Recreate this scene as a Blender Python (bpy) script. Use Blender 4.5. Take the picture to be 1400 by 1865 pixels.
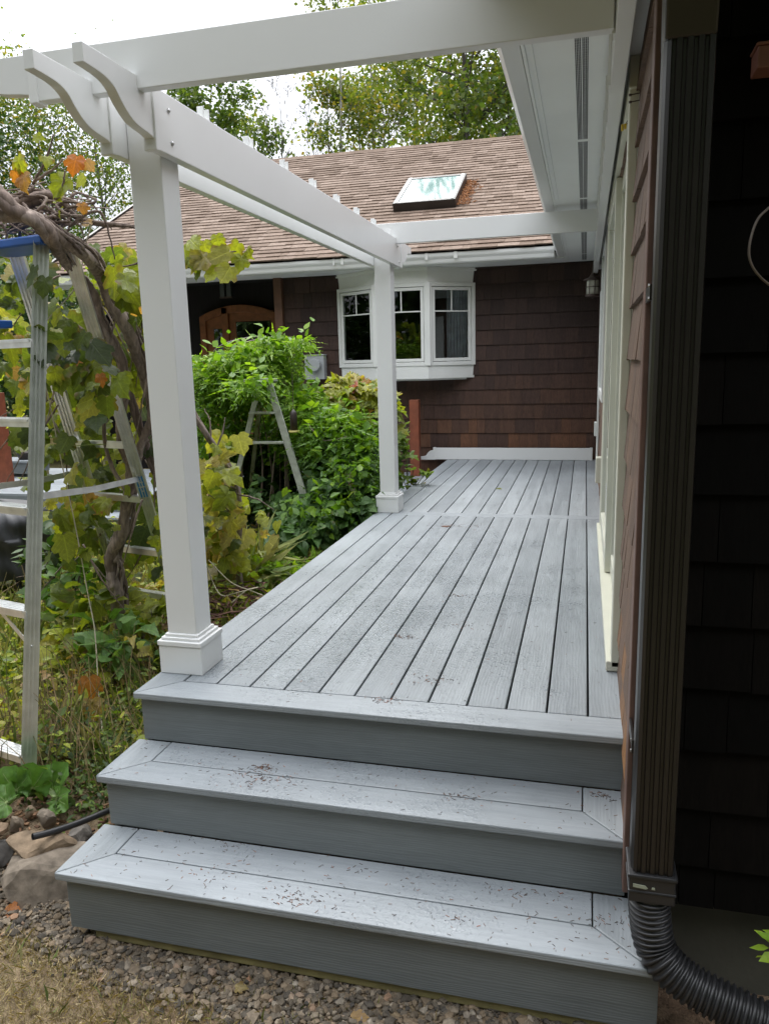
import bpy, math, random
import numpy as np
from mathutils import Vector
random.seed(7); RNG = np.random.default_rng(11)
R_ = math.radians
for o in list(bpy.data.objects): bpy.data.objects.remove(o, do_unlink=True)
SC = bpy.context.scene
COL = SC.collection
# ------------------------------------------------------------------ camera
F, YAW, PIT, ROL = 1396.71338, .256188571, .192614622, -.0255887354
CAM = np.array([-.157693978, -2.55144849, 1.21307390])
_d = np.array([-math.sin(YAW)*math.cos(PIT), math.cos(YAW)*math.cos(PIT), -math.sin(PIT)])
_r = np.array([math.cos(YAW), math.sin(YAW), 0.]); _u = np.cross(_r, _d)
_r, _u = _r*math.cos(ROL)+_u*math.sin(ROL), -_r*math.sin(ROL)+_u*math.cos(ROL)
cd = bpy.data.cameras.new('camera'); cam = bpy.data.objects.new('camera', cd); COL.objects.link(cam)
from mathutils import Matrix
cam.matrix_world = Matrix(((_r[0], _u[0], -_d[0], CAM[0]), (_r[1], _u[1], -_d[1], CAM[1]), (_r[2], _u[2], -_d[2], CAM[2]), (0, 0, 0, 1)))
cd.sensor_fit = 'VERTICAL'; cd.sensor_height = 24; cd.lens = 24*F/1865
cd.clip_start = .05; cd.clip_end = 500
SC.camera = cam
# ------------------------------------------------------------------ sky and sun (bright overcast)
SUN_EL, SUN_AZ = R_(58), R_(-35)       # azimuth from +Y towards +X
W = bpy.data.worlds.new('World'); SC.world = W; W.use_nodes = True
nt = W.node_tree; nt.nodes.clear()
out = nt.nodes.new('ShaderNodeOutputWorld'); bg = nt.nodes.new('ShaderNodeBackground')
sky = nt.nodes.new('ShaderNodeTexSky'); sky.sky_type = 'NISHITA'; sky.sun_disc = False
sky.sun_elevation = SUN_EL; sky.sun_rotation = SUN_AZ
tc = nt.nodes.new('ShaderNodeTexCoord'); nz = nt.nodes.new('ShaderNodeTexNoise')
nz.inputs['Scale'].default_value = 2.2; nz.inputs['Detail'].default_value = 6
rp = nt.nodes.new('ShaderNodeValToRGB'); rp.color_ramp.elements[0].position = .3; rp.color_ramp.elements[1].position = .7
rp.color_ramp.elements[0].color = (9.4, 9.8, 10.8, 1); rp.color_ramp.elements[1].color = (12.2, 12.3, 12.8, 1)
mx = nt.nodes.new('ShaderNodeMix'); mx.data_type = 'RGBA'; mx.inputs[0].default_value = .9
nt.links.new(tc.outputs['Generated'], nz.inputs['Vector']); nt.links.new(nz.outputs[0], rp.inputs[0])
nt.links.new(sky.outputs[0], mx.inputs[6]); nt.links.new(rp.outputs[0], mx.inputs[7])
sxz = nt.nodes.new('ShaderNodeSeparateXYZ'); nt.links.new(tc.outputs['Generated'], sxz.inputs[0])
mg_ = nt.nodes.new('ShaderNodeMapRange'); mg_.inputs[1].default_value = 0; mg_.inputs[2].default_value = 1; mg_.inputs[3].default_value = .24; mg_.inputs[4].default_value = 2.35
nt.links.new(sxz.outputs[2], mg_.inputs[0]); vm = nt.nodes.new('ShaderNodeVectorMath'); vm.operation = 'SCALE'
nt.links.new(mx.outputs[2], vm.inputs[0]); nt.links.new(mg_.outputs[0], vm.inputs['Scale'])      # overcast sky, brighter overhead
nt.links.new(vm.outputs[0], bg.inputs[0]); bg.inputs[1].default_value = .1; nt.links.new(bg.outputs[0], out.inputs[0])
sl = bpy.data.lights.new('sun', 'SUN'); sl.energy = 1.5; sl.angle = R_(50); sl.color = (1, .96, .9)
so = bpy.data.objects.new('sun', sl); COL.objects.link(so)
sd = Vector((math.sin(SUN_AZ)*math.cos(SUN_EL), math.cos(SUN_AZ)*math.cos(SUN_EL), math.sin(SUN_EL)))
so.rotation_euler = sd.to_track_quat('Z', 'Y').to_euler()
SC.view_settings.view_transform = 'Standard'; SC.view_settings.look = 'None'
SC.view_settings.exposure = .75; SC.view_settings.gamma = 1
SC.render.engine = 'CYCLES'

# ------------------------------------------------------------------ helpers
def ray(px, py): return _d + _r*(px-700)/F - _u*(py-932.5)/F
def P(px, py, **k):
    """point of the photograph's line of sight at a known X, Y or Z"""
    ax, v = [( 'XYZ'.index(a.upper()), b) for a, b in k.items()][0]
    d = ray(px, py); t = (v-CAM[ax])/d[ax]; return CAM+t*d
def tag(o, label=None, cat=None, group=None, kind=None):
    if label: o['label'] = label
    if cat: o['category'] = cat
    if group: o['group'] = group
    if kind: o['kind'] = kind
    return o
def thing(name, loc, label, cat, group=None):
    o = bpy.data.objects.new(name, None); COL.objects.link(o); o.location = tuple(float(c) for c in loc)
    o.empty_display_size = .1
    return tag(o, label, cat, group)
def org(o):
    v = np.zeros(3)
    while o is not None: v += np.array(o.location); o = o.parent
    return v
class MB:
    def __init__(s): s.v = []; s.f = []; s.t = []; s.m = []
    def add(s, vs, fs, tone=.5, mi=0):
        b = len(s.v); s.v += [tuple(float(c) for c in v) for v in vs]
        for f in fs: s.f.append(tuple(b+i for i in f)); s.t.append(tone); s.m.append(mi)
    def box(s, a, b, tone=.5, mi=0):
        x0, y0, z0 = [min(a[i], b[i]) for i in range(3)]; x1, y1, z1 = [max(a[i], b[i]) for i in range(3)]
        s.add([(x0,y0,z0),(x1,y0,z0),(x1,y1,z0),(x0,y1,z0),(x0,y0,z1),(x1,y0,z1),(x1,y1,z1),(x0,y1,z1)],
              [(0,3,2,1),(4,5,6,7),(0,1,5,4),(1,2,6,5),(2,3,7,6),(3,0,4,7)], tone, mi)
    def prism(s, poly, vec, tone=.5, mi=0):
        """poly: list of 3d points (planar), extruded along vec"""
        n = len(poly); p = [np.array(q, float) for q in poly]; w = np.array(vec, float)
        nrm = sum((np.cross(p[i]-p[0], p[(i+1) % n]-p[0]) for i in range(1, n-1)), np.zeros(3))
        if np.dot(nrm, w) > 0: p = p[::-1]
        s.add(p+[q+w for q in p], [tuple(range(n)), tuple(range(2*n-1, n-1, -1))]+[(i, i+n, (i+1) % n+n, (i+1) % n) for i in range(n)], tone, mi)
    def bar(s, a, b, w, h, up=(0, 0, 1), tone=.5, mi=0):
        """rectangular bar from a to b, w wide sideways, h high along up"""
        a = np.array(a, float); b = np.array(b, float); d = (b-a)/np.linalg.norm(b-a)
        sd_ = np.cross(d, np.array(up, float)); sd_ /= np.linalg.norm(sd_); uu = np.cross(sd_, d)
        q = [a+sd_*i*w/2+uu*j*h/2 for i, j in ((-1,-1),(1,-1),(1,1),(-1,1))]
        s.prism(q, b-a, tone, mi)
    def tube(s, pts, rad, n=8, tone=.5, cap=True, rough=0, mi=0):
        pts = [np.array(p, float) for p in pts]; m = len(pts)
        rad = [rad]*m if np.isscalar(rad) else rad
        t0 = pts[1]-pts[0]; a = np.cross(t0, (0, 0, 1.) if abs(t0[2]) < .9*np.linalg.norm(t0) else (1., 0, 0)); a /= np.linalg.norm(a)
        vs = []
        for i, p in enumerate(pts):
            t = pts[min(i+1, m-1)]-pts[max(i-1, 0)]; t /= (np.linalg.norm(t)+1e-9)
            a = a-t*np.dot(a, t); a /= (np.linalg.norm(a)+1e-9); b = np.cross(t, a)
            for k in range(n):
                an = 2*math.pi*k/n; rr = rad[i]*(1+(random.random()-.5)*rough)
                vs.append(p+a*math.cos(an)*rr+b*math.sin(an)*rr)
        fs = [(i*n+k, i*n+(k+1) % n, (i+1)*n+(k+1) % n, (i+1)*n+k) for i in range(m-1) for k in range(n)]
        if cap: fs += [tuple(range(n-1, -1, -1)), tuple(range((m-1)*n, m*n))]
        s.add(vs, fs, tone, mi)
    def lathe(s, c, prof, n=20, tone=.5, mi=0):
        vs = [(c[0]+r*math.cos(2*math.pi*k/n), c[1]+r*math.sin(2*math.pi*k/n), c[2]+z) for r, z in prof for k in range(n)]
        fs = [(i*n+k, i*n+(k+1) % n, (i+1)*n+(k+1) % n, (i+1)*n+k) for i in range(len(prof)-1) for k in range(n)]
        s.add(vs, fs, tone, mi)
    def build(s, name, mats, parent=None, smooth=False, bevel=0, seg=2):
        me = bpy.data.meshes.new(name); o_ = org(parent)
        me.from_pydata([tuple(np.array(v)-o_) for v in s.v], [], s.f)
        return fin(me, name, mats, parent, np.array(s.t, dtype=np.float32), s.m, smooth, bevel, seg)
def fin(me, name, mats, parent, tones, mi, smooth, bevel=0, seg=2):
    mats = mats if isinstance(mats, (list, tuple)) else [mats]
    for m in mats: me.materials.append(m)
    at = me.attributes.new('tone', 'FLOAT', 'FACE'); at.data.foreach_set('value', tones)
    if len(mats) > 1: me.polygons.foreach_set('material_index', np.array(mi, dtype=np.int32))
    me.polygons.foreach_set('use_smooth', [smooth]*len(me.polygons)); me.update()
    o = bpy.data.objects.new(name, me); COL.objects.link(o)
    if parent is not None: o.parent = parent
    if bevel:
        b = o.modifiers.new('bevel', 'BEVEL'); b.width = bevel; b.segments = seg; b.limit_method = 'ANGLE'; b.angle_limit = R_(50)
        b.harden_normals = False
    return o
def crom(pts, n=6):
    pts = [np.array(p, float) for p in pts]; out = []
    for i in range(len(pts)-1):
        p0 = pts[max(i-1, 0)]; p1 = pts[i]; p2 = pts[i+1]; p3 = pts[min(i+2, len(pts)-1)]
        for k in range(n):
            t = k/n; out.append(.5*((2*p1)+(-p0+p2)*t+(2*p0-5*p1+4*p2-p3)*t*t+(-p0+3*p1-3*p2+p3)*t**3))
    out.append(pts[-1]); return out
def lerp(a, b, t): return np.array(a, float)*(1-t)+np.array(b, float)*t

# ---- materials
def mat(name): m = bpy.data.materials.new(name); m.use_nodes = True; nt = m.node_tree; return m, nt, nt.nodes['Principled BSDF'], nt.nodes, nt.links
def mapped(N, L, scale, coord='Object', rot=(0, 0, 0)):
    t = N.new('ShaderNodeTexCoord'); m = N.new('ShaderNodeMapping'); m.inputs['Scale'].default_value = scale; m.inputs['Rotation'].default_value = rot
    L.new(t.outputs[coord], m.inputs[0]); return m.outputs[0]
def noise(N, L, vec, sc, det=4, rough=.55, dist=0):
    n = N.new('ShaderNodeTexNoise'); n.inputs['Scale'].default_value = sc; n.inputs['Detail'].default_value = det
    n.inputs['Roughness'].default_value = rough; n.inputs['Distortion'].default_value = dist
    if vec is not None: L.new(vec, n.inputs['Vector'])
    return n.outputs[0]
def ramp(N, L, fac, stops):
    r = N.new('ShaderNodeValToRGB'); e = r.color_ramp.elements
    while len(e) < len(stops): e.new(.5)
    for i, (p, c) in enumerate(stops):
        e[i].position = p; e[i].color = (c if isinstance(c, tuple) else (c, c, c))+(1,)
    L.new(fac, r.inputs[0]); return r.outputs[0]
def mixc(N, L, a, b, fac, mode='MIX'):
    m = N.new('ShaderNodeMix'); m.data_type = 'RGBA'; m.blend_type = mode
    for i, v in ((0, fac), (6, a), (7, b)):
        if isinstance(v, (int, float)): m.inputs[i].default_value = v
        elif isinstance(v, tuple): m.inputs[i].default_value = v+(1,)
        else: L.new(v, m.inputs[i])
    return m.outputs[2]
def mth(N, L, op, a, b=0.):
    m = N.new('ShaderNodeMath'); m.operation = op
    for i, v in ((0, a), (1, b)):
        if isinstance(v, (int, float)): m.inputs[i].default_value = v
        else: L.new(v, m.inputs[i])
    return m.outputs[0]
def bump(N, L, b, h, strength, dist=.01):
    n = N.new('ShaderNodeBump'); n.inputs['Strength'].default_value = strength; n.inputs['Distance'].default_value = dist
    L.new(h, n.inputs['Height']); L.new(n.outputs[0], b.inputs['Normal']); return n
def tone(N): a = N.new('ShaderNodeAttribute'); a.attribute_name = 'tone'; return a.outputs['Fac']

def m_plain(name, col, rough=.5, metal=0, var=.12, sc=6, bmp=0, bsc=60, spec=.5):
    m, nt, b, N, L = mat(name); v = mapped(N, L, (1, 1, 1))
    n = noise(N, L, v, sc, 5)
    lo = tuple(c*(1-var) for c in col); hi = tuple(min(1, c*(1+var)) for c in col)
    L.new(ramp(N, L, n, [(.3, lo), (.7, hi)]), b.inputs['Base Color'])
    b.inputs['Roughness'].default_value = rough; b.inputs['Metallic'].default_value = metal
    b.inputs['Specular IOR Level'].default_value = spec
    if bmp: bump(N, L, b, noise(N, L, v, bsc, 4), bmp, .003)
    return m
def m_deck(name, grain_axis, lo, hi, wet=True):
    m, nt, b, N, L = mat(name)
    st = {'x': (1, 14, 14), 'y': (14, 1, 14)}[grain_axis]
    at = N.new('ShaderNodeTexCoord'); tn = tone(N)
    off = N.new('ShaderNodeVectorMath'); off.operation = 'ADD'
    cmb = N.new('ShaderNodeCombineXYZ'); L.new(mth(N, L, 'MULTIPLY', tn, 37.), cmb.inputs[0]); L.new(mth(N, L, 'MULTIPLY', tn, 53.), cmb.inputs[1]); L.new(mth(N, L, 'MULTIPLY', tn, 5.), cmb.inputs[2])
    L.new(at.outputs['Object'], off.inputs[0]); L.new(cmb.outputs[0], off.inputs[1])
    mp = N.new('ShaderNodeMapping'); mp.inputs['Scale'].default_value = st; L.new(off.outputs[0], mp.inputs[0])
    g = noise(N, L, mp.outputs[0], 5, 6, .6, .8)
    g2 = noise(N, L, mp.outputs[0], 1.3, 3, .5, .4)
    big = noise(N, L, at.outputs['Object'], 1.7, 4)
    t2 = mth(N, L, 'ADD', mth(N, L, 'MULTIPLY', tn, .55), mth(N, L, 'MULTIPLY', g2, .5))
    c = ramp(N, L, t2, [(.2, lo), (.8, hi)])
    c = mixc(N, L, c, ramp(N, L, g, [(.35, .80), (.6, 1.04)]), .5, 'MULTIPLY')
    c = mixc(N, L, c, ramp(N, L, big, [(.35, .88), (.65, 1.06)]), .8, 'MULTIPLY')
    rgh = ramp(N, L, g2, [(.3, .42), (.7, .62)])
    # fine embossed grain
    wv = N.new('ShaderNodeTexWave'); wv.wave_type = 'BANDS'; wv.bands_direction = 'Z' if grain_axis == 'x' else 'X'
    wv.inputs['Scale'].default_value = 22; wv.inputs['Distortion'].default_value = 9; wv.inputs['Detail'].default_value = 3; wv.inputs['Detail Scale'].default_value = .7
    mp2 = N.new('ShaderNodeMapping'); mp2.inputs['Scale'].default_value = {'x': (.25, 1, 1.6), 'y': (1.2, .25, 1)}[grain_axis]; L.new(off.outputs[0], mp2.inputs[0]); L.new(mp2.outputs[0], wv.inputs[0])
    h = mth(N, L, 'ADD', mth(N, L, 'MULTIPLY', g, .8), mth(N, L, 'MULTIPLY', wv.outputs['Fac'], .38))
    if wet:
        vd = N.new('ShaderNodeVectorMath'); vd.operation = 'DISTANCE'; ml = N.new('ShaderNodeMapping'); ml.inputs['Scale'].default_value = (1.25, .62, 0); L.new(at.outputs['Object'], ml.inputs[0])
        L.new(ml.outputs[0], vd.inputs[0]); vd.inputs[1].default_value = (-.15*1.25, (.75-3.4)*.62, 0)      # rain has pooled on the near left boards
        wn = mth(N, L, 'SUBTRACT', noise(N, L, at.outputs['Object'], 2.6, 4, .65), mth(N, L, 'MULTIPLY', vd.outputs['Value'], .22))
        wm = ramp(N, L, wn, [(.22, 0.), (.60, 1.)])
        sx = N.new('ShaderNodeSeparateXYZ'); L.new(at.outputs['Object'], sx.inputs[0])
        dr = noise(N, L, at.outputs['Object'], 75, 3)
        drops = ramp(N, L, dr, [(.50, 0.), (.60, 1.)])
        wet_f = mth(N, L, 'MULTIPLY', wm, drops)
        rgh = mixc(N, L, rgh, (.24, .24, .24), wm); rgh = mixc(N, L, rgh, (.06, .06, .06), wet_f)
        c = mixc(N, L, c, mixc(N, L, c, (.74, .76, .78), 1., 'MULTIPLY'), mth(N, L, 'MULTIPLY', wm, .35))
        h = mth(N, L, 'ADD', h, mth(N, L, 'MULTIPLY', wet_f, 2.6))
    L.new(c, b.inputs['Base Color']); L.new(rgh, b.inputs['Roughness'])
    bump(N, L, b, h, .26, .004)
    return m
def m_tone(name, stops, rough=.8, bmp=.4, bsc=40, stretch=(1, 1, 1), spec=.3, var=.25):
    """colour by the per-piece tone of the thing, with grain"""
    m, nt, b, N, L = mat(name); v = mapped(N, L, stretch)
    n = noise(N, L, v, bsc, 5); n2 = noise(N, L, v, bsc*.2, 3)
    c = ramp(N, L, tone(N), stops)
    c = mixc(N, L, c, ramp(N, L, n, [(.3, 1-var), (.7, 1+var)]), 1., 'MULTIPLY')
    c = mixc(N, L, c, ramp(N, L, n2, [(.3, 1-var*.6), (.7, 1+var*.6)]), 1., 'MULTIPLY')
    L.new(c, b.inputs['Base Color']); b.inputs['Roughness'].default_value = rough; b.inputs['Specular IOR Level'].default_value = spec
    if bmp: bump(N, L, b, n, bmp, .004)
    return m
def m_leaf(name, stops, trans=.45, rough=.42, veins=False):
    m, nt, b, N, L = mat(name)
    v = mapped(N, L, (1, 1, 1)); n = noise(N, L, v, 55, 3)
    c = ramp(N, L, tone(N), stops); c = mixc(N, L, c, ramp(N, L, n, [(.3, .75), (.7, 1.2)]), .8, 'MULTIPLY')
    if veins:
        uvn = N.new('ShaderNodeUVMap'); uvn.uv_map = 'uv'; sp = N.new('ShaderNodeSeparateXYZ'); L.new(uvn.outputs[0], sp.inputs[0])
        ax = mth(N, L, 'ABSOLUTE', sp.outputs[0]); mid = ramp(N, L, ax, [(.012, 1.), (.035, 0.)])
        q_ = mth(N, L, 'SINE', mth(N, L, 'MULTIPLY', mth(N, L, 'SUBTRACT', sp.outputs[1], mth(N, L, 'MULTIPLY', ax, .9)), 34.)); sv = ramp(N, L, q_, [(.90, 0.), (1., .8)])
        vv = mth(N, L, 'MAXIMUM', mid, sv); c = mixc(N, L, c, mixc(N, L, c, (1.5, 1.5, 1.3), 1., 'MULTIPLY'), mth(N, L, 'MULTIPLY', vv, .7))
        rim = ramp(N, L, mth(N, L, 'ADD', mth(N, L, 'MULTIPLY', noise(N, L, v, 9, 3), .8), mth(N, L, 'MULTIPLY', ax, .45)), [(.62, 0.), (.72, .7)]); c = mixc(N, L, c, (.20, .12, .04), rim)
        bump(N, L, b, mth(N, L, 'ADD', n, mth(N, L, 'MULTIPLY', vv, -.8)), .5, .004)
    L.new(c, b.inputs['Base Color']); b.inputs['Roughness'].default_value = rough; b.inputs['Specular IOR Level'].default_value = .35
    tr = N.new('ShaderNodeBsdfTranslucent'); L.new(mixc(N, L, c, (1.6, 1.65, .5), 1., 'MULTIPLY'), tr.inputs[0])
    ms = N.new('ShaderNodeMixShader'); ms.inputs[0].default_value = trans
    L.new(b.outputs[0], ms.inputs[1]); L.new(tr.outputs[0], ms.inputs[2]); L.new(ms.outputs[0], N['Material Output'].inputs[0])
    return m
def m_glass(name, tint=(.85, .9, .9), refl=1.0):
    m, nt, b, N, L = mat(name)
    gl = N.new('ShaderNodeBsdfGlossy'); gl.inputs['Roughness'].default_value = .01
    gl.inputs[0].default_value = (refl, refl, refl, 1)
    tr = N.new('ShaderNodeBsdfTransparent'); tr.inputs[0].default_value = tint+(1,)
    fr = N.new('ShaderNodeFresnel'); fr.inputs[0].default_value = 1.5
    f2 = mth(N, L, 'MULTIPLY', fr.outputs[0], 1.1)
    ms = N.new('ShaderNodeMixShader'); L.new(f2, ms.inputs[0]); L.new(tr.outputs[0], ms.inputs[1]); L.new(gl.outputs[0], ms.inputs[2])
    L.new(ms.outputs[0], N['Material Output'].inputs[0]); return m

VINYL = m_plain('white_vinyl', (.72, .73, .72), .28, 0, .03, 1.2, .03, 25)
TRIM = m_plain('white_trim_paint', (.70, .71, .68), .4, 0, .05, 3, .05, 40)
SOFF = m_plain('soffit_white', (.84, .86, .85), .42, 0, .04, 2, .04, 20)
CREAM = m_plain('door_cream_paint', (.60, .60, .50), .38, 0, .06, 3, .05, 40)
DECKY = m_deck('deck_boards_lengthwise', 'y', (.215, .238, .252), (.300, .328, .342))
DECKX = m_deck('deck_boards_crosswise', 'x', (.235, .260, .276), (.315, .343, .360))
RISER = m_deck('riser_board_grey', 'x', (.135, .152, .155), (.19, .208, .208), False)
DARK = m_plain('dark_void', (.012, .011, .010), .9)
SCREW = m_plain('screw_metal', (.45, .45, .44), .35, .9)
LUMBER = m_plain('treated_lumber', (.22, .19, .08), .8, 0, .3, 10, .3, 60)
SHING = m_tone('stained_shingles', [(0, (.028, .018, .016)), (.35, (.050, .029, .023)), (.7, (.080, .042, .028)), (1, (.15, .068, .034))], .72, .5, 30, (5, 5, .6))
SHADESH = m_tone('shaded_front_shingles', [(0, (.0022, .0020, .0016)), (1, (.0048, .0038, .003))], .8, .4, 30, (5, 5, .6), .08)  # near-black: dark stain with the wall's deep shade put into its colour
BROWNTRIM = m_plain('brown_corner_trim', (.13, .075, .058), .55, 0, .18, 12, .15, 40)
ROOFM = m_tone('roof_shingles', [(0, (.115, .080, .058)), (.4, (.165, .120, .090)), (.8, (.205, .153, .119)), (1, (.235, .18, .142))], .9, .7, 160, (1, 1, 1), .2, .35)
CONC = m_plain('foundation_concrete', (.058, .056, .042), .85, 0, .25, 5, .4, 50)
GUTB = m_plain('brown_painted_metal', (.010, .0075, .006), .36, .0, .15, 8, .05, 30, .6)
BLKPL = m_plain('black_corrugated_plastic', (.018, .018, .019), .38, 0, .2, 10, .08, 60, .55)
ALU = m_plain('aluminium', (.74, .75, .74), .30, .8, .14, 14, .1, 80)
BLUE = m_plain('blue_plastic', (.012, .09, .36), .4, 0, .1, 10)
OLDPAINT = m_plain('weathered_grey_paint', (.30, .32, .27), .75, 0, .25, 20, .3, 60)
RUST = m_plain('rusty_red_wood', (.20, .055, .024), .6, 0, .22, 12, .2, 50)
DOORW = m_plain('varnished_door_wood', (.24, .085, .030), .45, 0, .25, 14, .1, 50)
BARK = m_tone('vine_bark', [(0, (.065, .045, .038)), (.5, (.20, .155, .13)), (1, (.36, .30, .26))], .9, 1.0, 60, (1, 1, .18), .2, .4)
TBARK = m_tone('tree_bark', [(0, (.05, .042, .036)), (.5, (.16, .15, .135)), (1, (.40, .39, .36))], .9, .6, 30, (1, 1, .3), .2, .35)
GLASS = m_glass('window_glass')
IRON = m_plain('lantern_iron', (.085, .062, .055), .5, .3, .2, 20, .1, 80)
SEED = m_plain('frosted_glass', (.50, .50, .43), .35, 0, .12, 30)
CURTAIN = m_plain('curtain_cloth', (.42, .42, .44), .9, 0, .2, 12)
GREYBOX = m_plain('meter_grey', (.38, .40, .41), .45, .2, .08, 8)
COVER = m_plain('black_cover_cloth', (.022, .023, .026), .5, 0, .2, 8, .25, 25)
YEL = m_plain('yellow_plastic', (.62, .42, .02), .4)
STRING = m_plain('pale_twine', (.42, .38, .27), .8)
# ------------------------------------------------------------------ ground
GZ = -.66
def gnd(x, y):
    """height of the ground"""
    h = GZ
    h += .07*math.exp(-((x+3.1)**2/2.2+(y-1.7)**2/3.0))                      # garden bed mound
    if x < -1.9: h += .05*min(1, max(0, (y+.45)/.8))
    h += .02*math.sin(x*1.7+.4)*math.cos(y*1.3)+.008*math.sin(x*6.1)*math.sin(y*5.3)
    return h
def ground():
    m, nt, b, N, L = mat('ground_soil'); v = mapped(N, L, (1, 1, 1))
    n1 = noise(N, L, v, 1.3, 6); n2 = noise(N, L, v, 28, 5); n3 = noise(N, L, v, 160, 3)
    c = ramp(N, L, n1, [(.35, (.15, .10, .065)), (.5, (.22, .165, .105)), (.65, (.27, .22, .13))])
    c = mixc(N, L, c, ramp(N, L, n2, [(.3, .55), (.7, 1.3)]), .9, 'MULTIPLY')
    c = mixc(N, L, c, ramp(N, L, n3, [(.3, .6), (.7, 1.35)]), .8, 'MULTIPLY')
    sx = N.new('ShaderNodeSeparateXYZ'); L.new(v, sx.inputs[0])
    far = ramp(N, L, mth(N, L, 'MULTIPLY', mth(N, L, 'ABSOLUTE', mth(N, L, 'ADD', sx.outputs[1], .6)), .1), [(.08, 0.), (.3, 1.)])
    c = mixc(N, L, c, mixc(N, L, c, (.5, .62, .42), 1., 'MULTIPLY'), far)
    L.new(c, b.inputs['Base Color']); b.inputs['Roughness'].default_value = .95; b.inputs['Specular IOR Level'].default_value = .1
    bump(N, L, b, mth(N, L, 'ADD', n2, mth(N, L, 'MULTIPLY', n3, .5)), .9, .02)
    xs = sorted(set([-120, -60, -30, -16]+[round(-10+.25*i, 3) for i in range(60)]+[8, 16, 40, 120]))
    ys = sorted(set([-120, -50, -20, -10]+[round(-4+.25*i, 3) for i in range(60)]+[14, 20, 40, 80, 160]))
    vs = [(x, y, gnd(x, y)) for y in ys for x in xs]; n = len(xs)
    fs = [(j*n+i, j*n+i+1, (j+1)*n+i+1, (j+1)*n+i) for j in range(len(ys)-1) for i in range(n-1)]
    q = MB(); q.add(vs, fs); o = q.build('ground', m, None, True); tag(o, kind='structure')
ground()

# ------------------------------------------------------------------ deck
H = .2018
deck = thing('deck', (-.9, 3.4, -.66), 'grey composite deck with three wide steps beside the brown house', 'deck')
def board(q, x0, x1, y0, y1, ztop=0., th=.025, jit=0):
    q.box((x0, y0, ztop-th), (x1, y1, ztop), random.random())
q = MB(); g = .0036
YB0, YB1 = 3.372, 3.502
xs = [-.0] + [-.12-.14*i for i in range(12)]
for i in range(12): board(q, xs[i+1]+g, xs[i]-g if i else -.004, .0, YB0-.003)
q.build('deck_boards', DECKY, deck, bevel=.0035)
q = MB()
for i in range(12): board(q, xs[i+1]+g, xs[i]-g if i else -.004, YB1+.003, 6.99)
q.build('deck_boards', DECKY, deck, bevel=.0035)
q = MB(); board(q, -1.66+g, -.004, YB0, YB1); q.build('breaker_board', DECKX, deck, bevel=.003)
q = MB(); q.prism([(-1.80, -.142, -.025), (-1.80, 6.99, -.025), (-1.66-g, 6.99, -.025), (-1.66-g, -.004, -.025)], (0, 0, .025), .35)
q.build('border_board', DECKY, deck, bevel=.004)
q = MB(); q.prism([(-1.798, -.1425, -.025), (-.004, -.1425, -.025), (-.004, -.004, -.025), (-1.66, -.004, -.025)], (0, 0, .025), .6)
q.build('border_board', DECKX, deck, bevel=.004)
def tread(z, yf, yb, x0, x1, mr=.13):
    st = deck
    fr = MB(); w = .135
    fr.prism([(x0+.002, yf, z-.026), (x1-.002, yf, z-.026), (x1-mr, yf+w, z-.026), (x0+.142, yf+w, z-.026)], (0, 0, .026), random.random())
    o = fr.build('step_tread', DECKX, deck, bevel=.004)
    a = MB(); a.prism([(x0, yf+.002, z-.026), (x0+.139, yf+w+.001, z-.026), (x0+.139, yb, z-.026), (x0, yb, z-.026)], (0, 0, .026), random.random()*.5+.3); a.build('side_board', DECKY, o, bevel=.004)
    a = MB(); a.prism([(x1, yf+.002, z-.026), (x1, yb, z-.026), (x1-mr+.003, yb, z-.026), (x1-mr+.003, yf+w+.001, z-.026)], (0, 0, .026), random.random()*.5+.3); a.build('side_board', DECKY, o, bevel=.004)
    a = MB(); a.box((x0+.143, yf+w+.004, z-.026), (x1-mr-.001, yb, z), random.random()); a.build('back_board', DECKX, o, bevel=.003)
tread(-H, -.3998, -.119, -1.806, -.004)
tread(-2*H, -.6586, -.377, -1.806, .06, .16)
def riser(y, z0, z1, x1, tn):
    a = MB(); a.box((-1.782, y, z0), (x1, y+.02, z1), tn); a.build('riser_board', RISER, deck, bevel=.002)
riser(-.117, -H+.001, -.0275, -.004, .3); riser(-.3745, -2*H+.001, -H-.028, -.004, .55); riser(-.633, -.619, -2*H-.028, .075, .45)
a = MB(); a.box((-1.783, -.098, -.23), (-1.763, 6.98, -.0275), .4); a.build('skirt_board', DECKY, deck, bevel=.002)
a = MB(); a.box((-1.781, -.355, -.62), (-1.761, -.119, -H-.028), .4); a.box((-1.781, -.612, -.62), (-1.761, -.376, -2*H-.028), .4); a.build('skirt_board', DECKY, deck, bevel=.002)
a = MB(); a.box((-1.70, -.622, -.655), (.04, -.585, -.6205)); a.build('support_lumber', LUMBER, deck, bevel=.003)
a = MB(); a.box((-1.755, -.57, -.75), (-.02, -.54, -.44)); a.box((-1.755, -.09, -.75), (-1.735, 6.95, -.035)); a.box((-1.75, -.09, -.05), (-.02, 6.95, -.034))
for i in range(9): a.box((-1.765, .3+i*.8, -.75), (-1.70, .39+i*.8, -.05))
for i in range(5): a.box((-1.6+i*.35, -.58, -.72), (-1.5+i*.35, -.5, -.62))
a.build('framing', DARK, deck)

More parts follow.
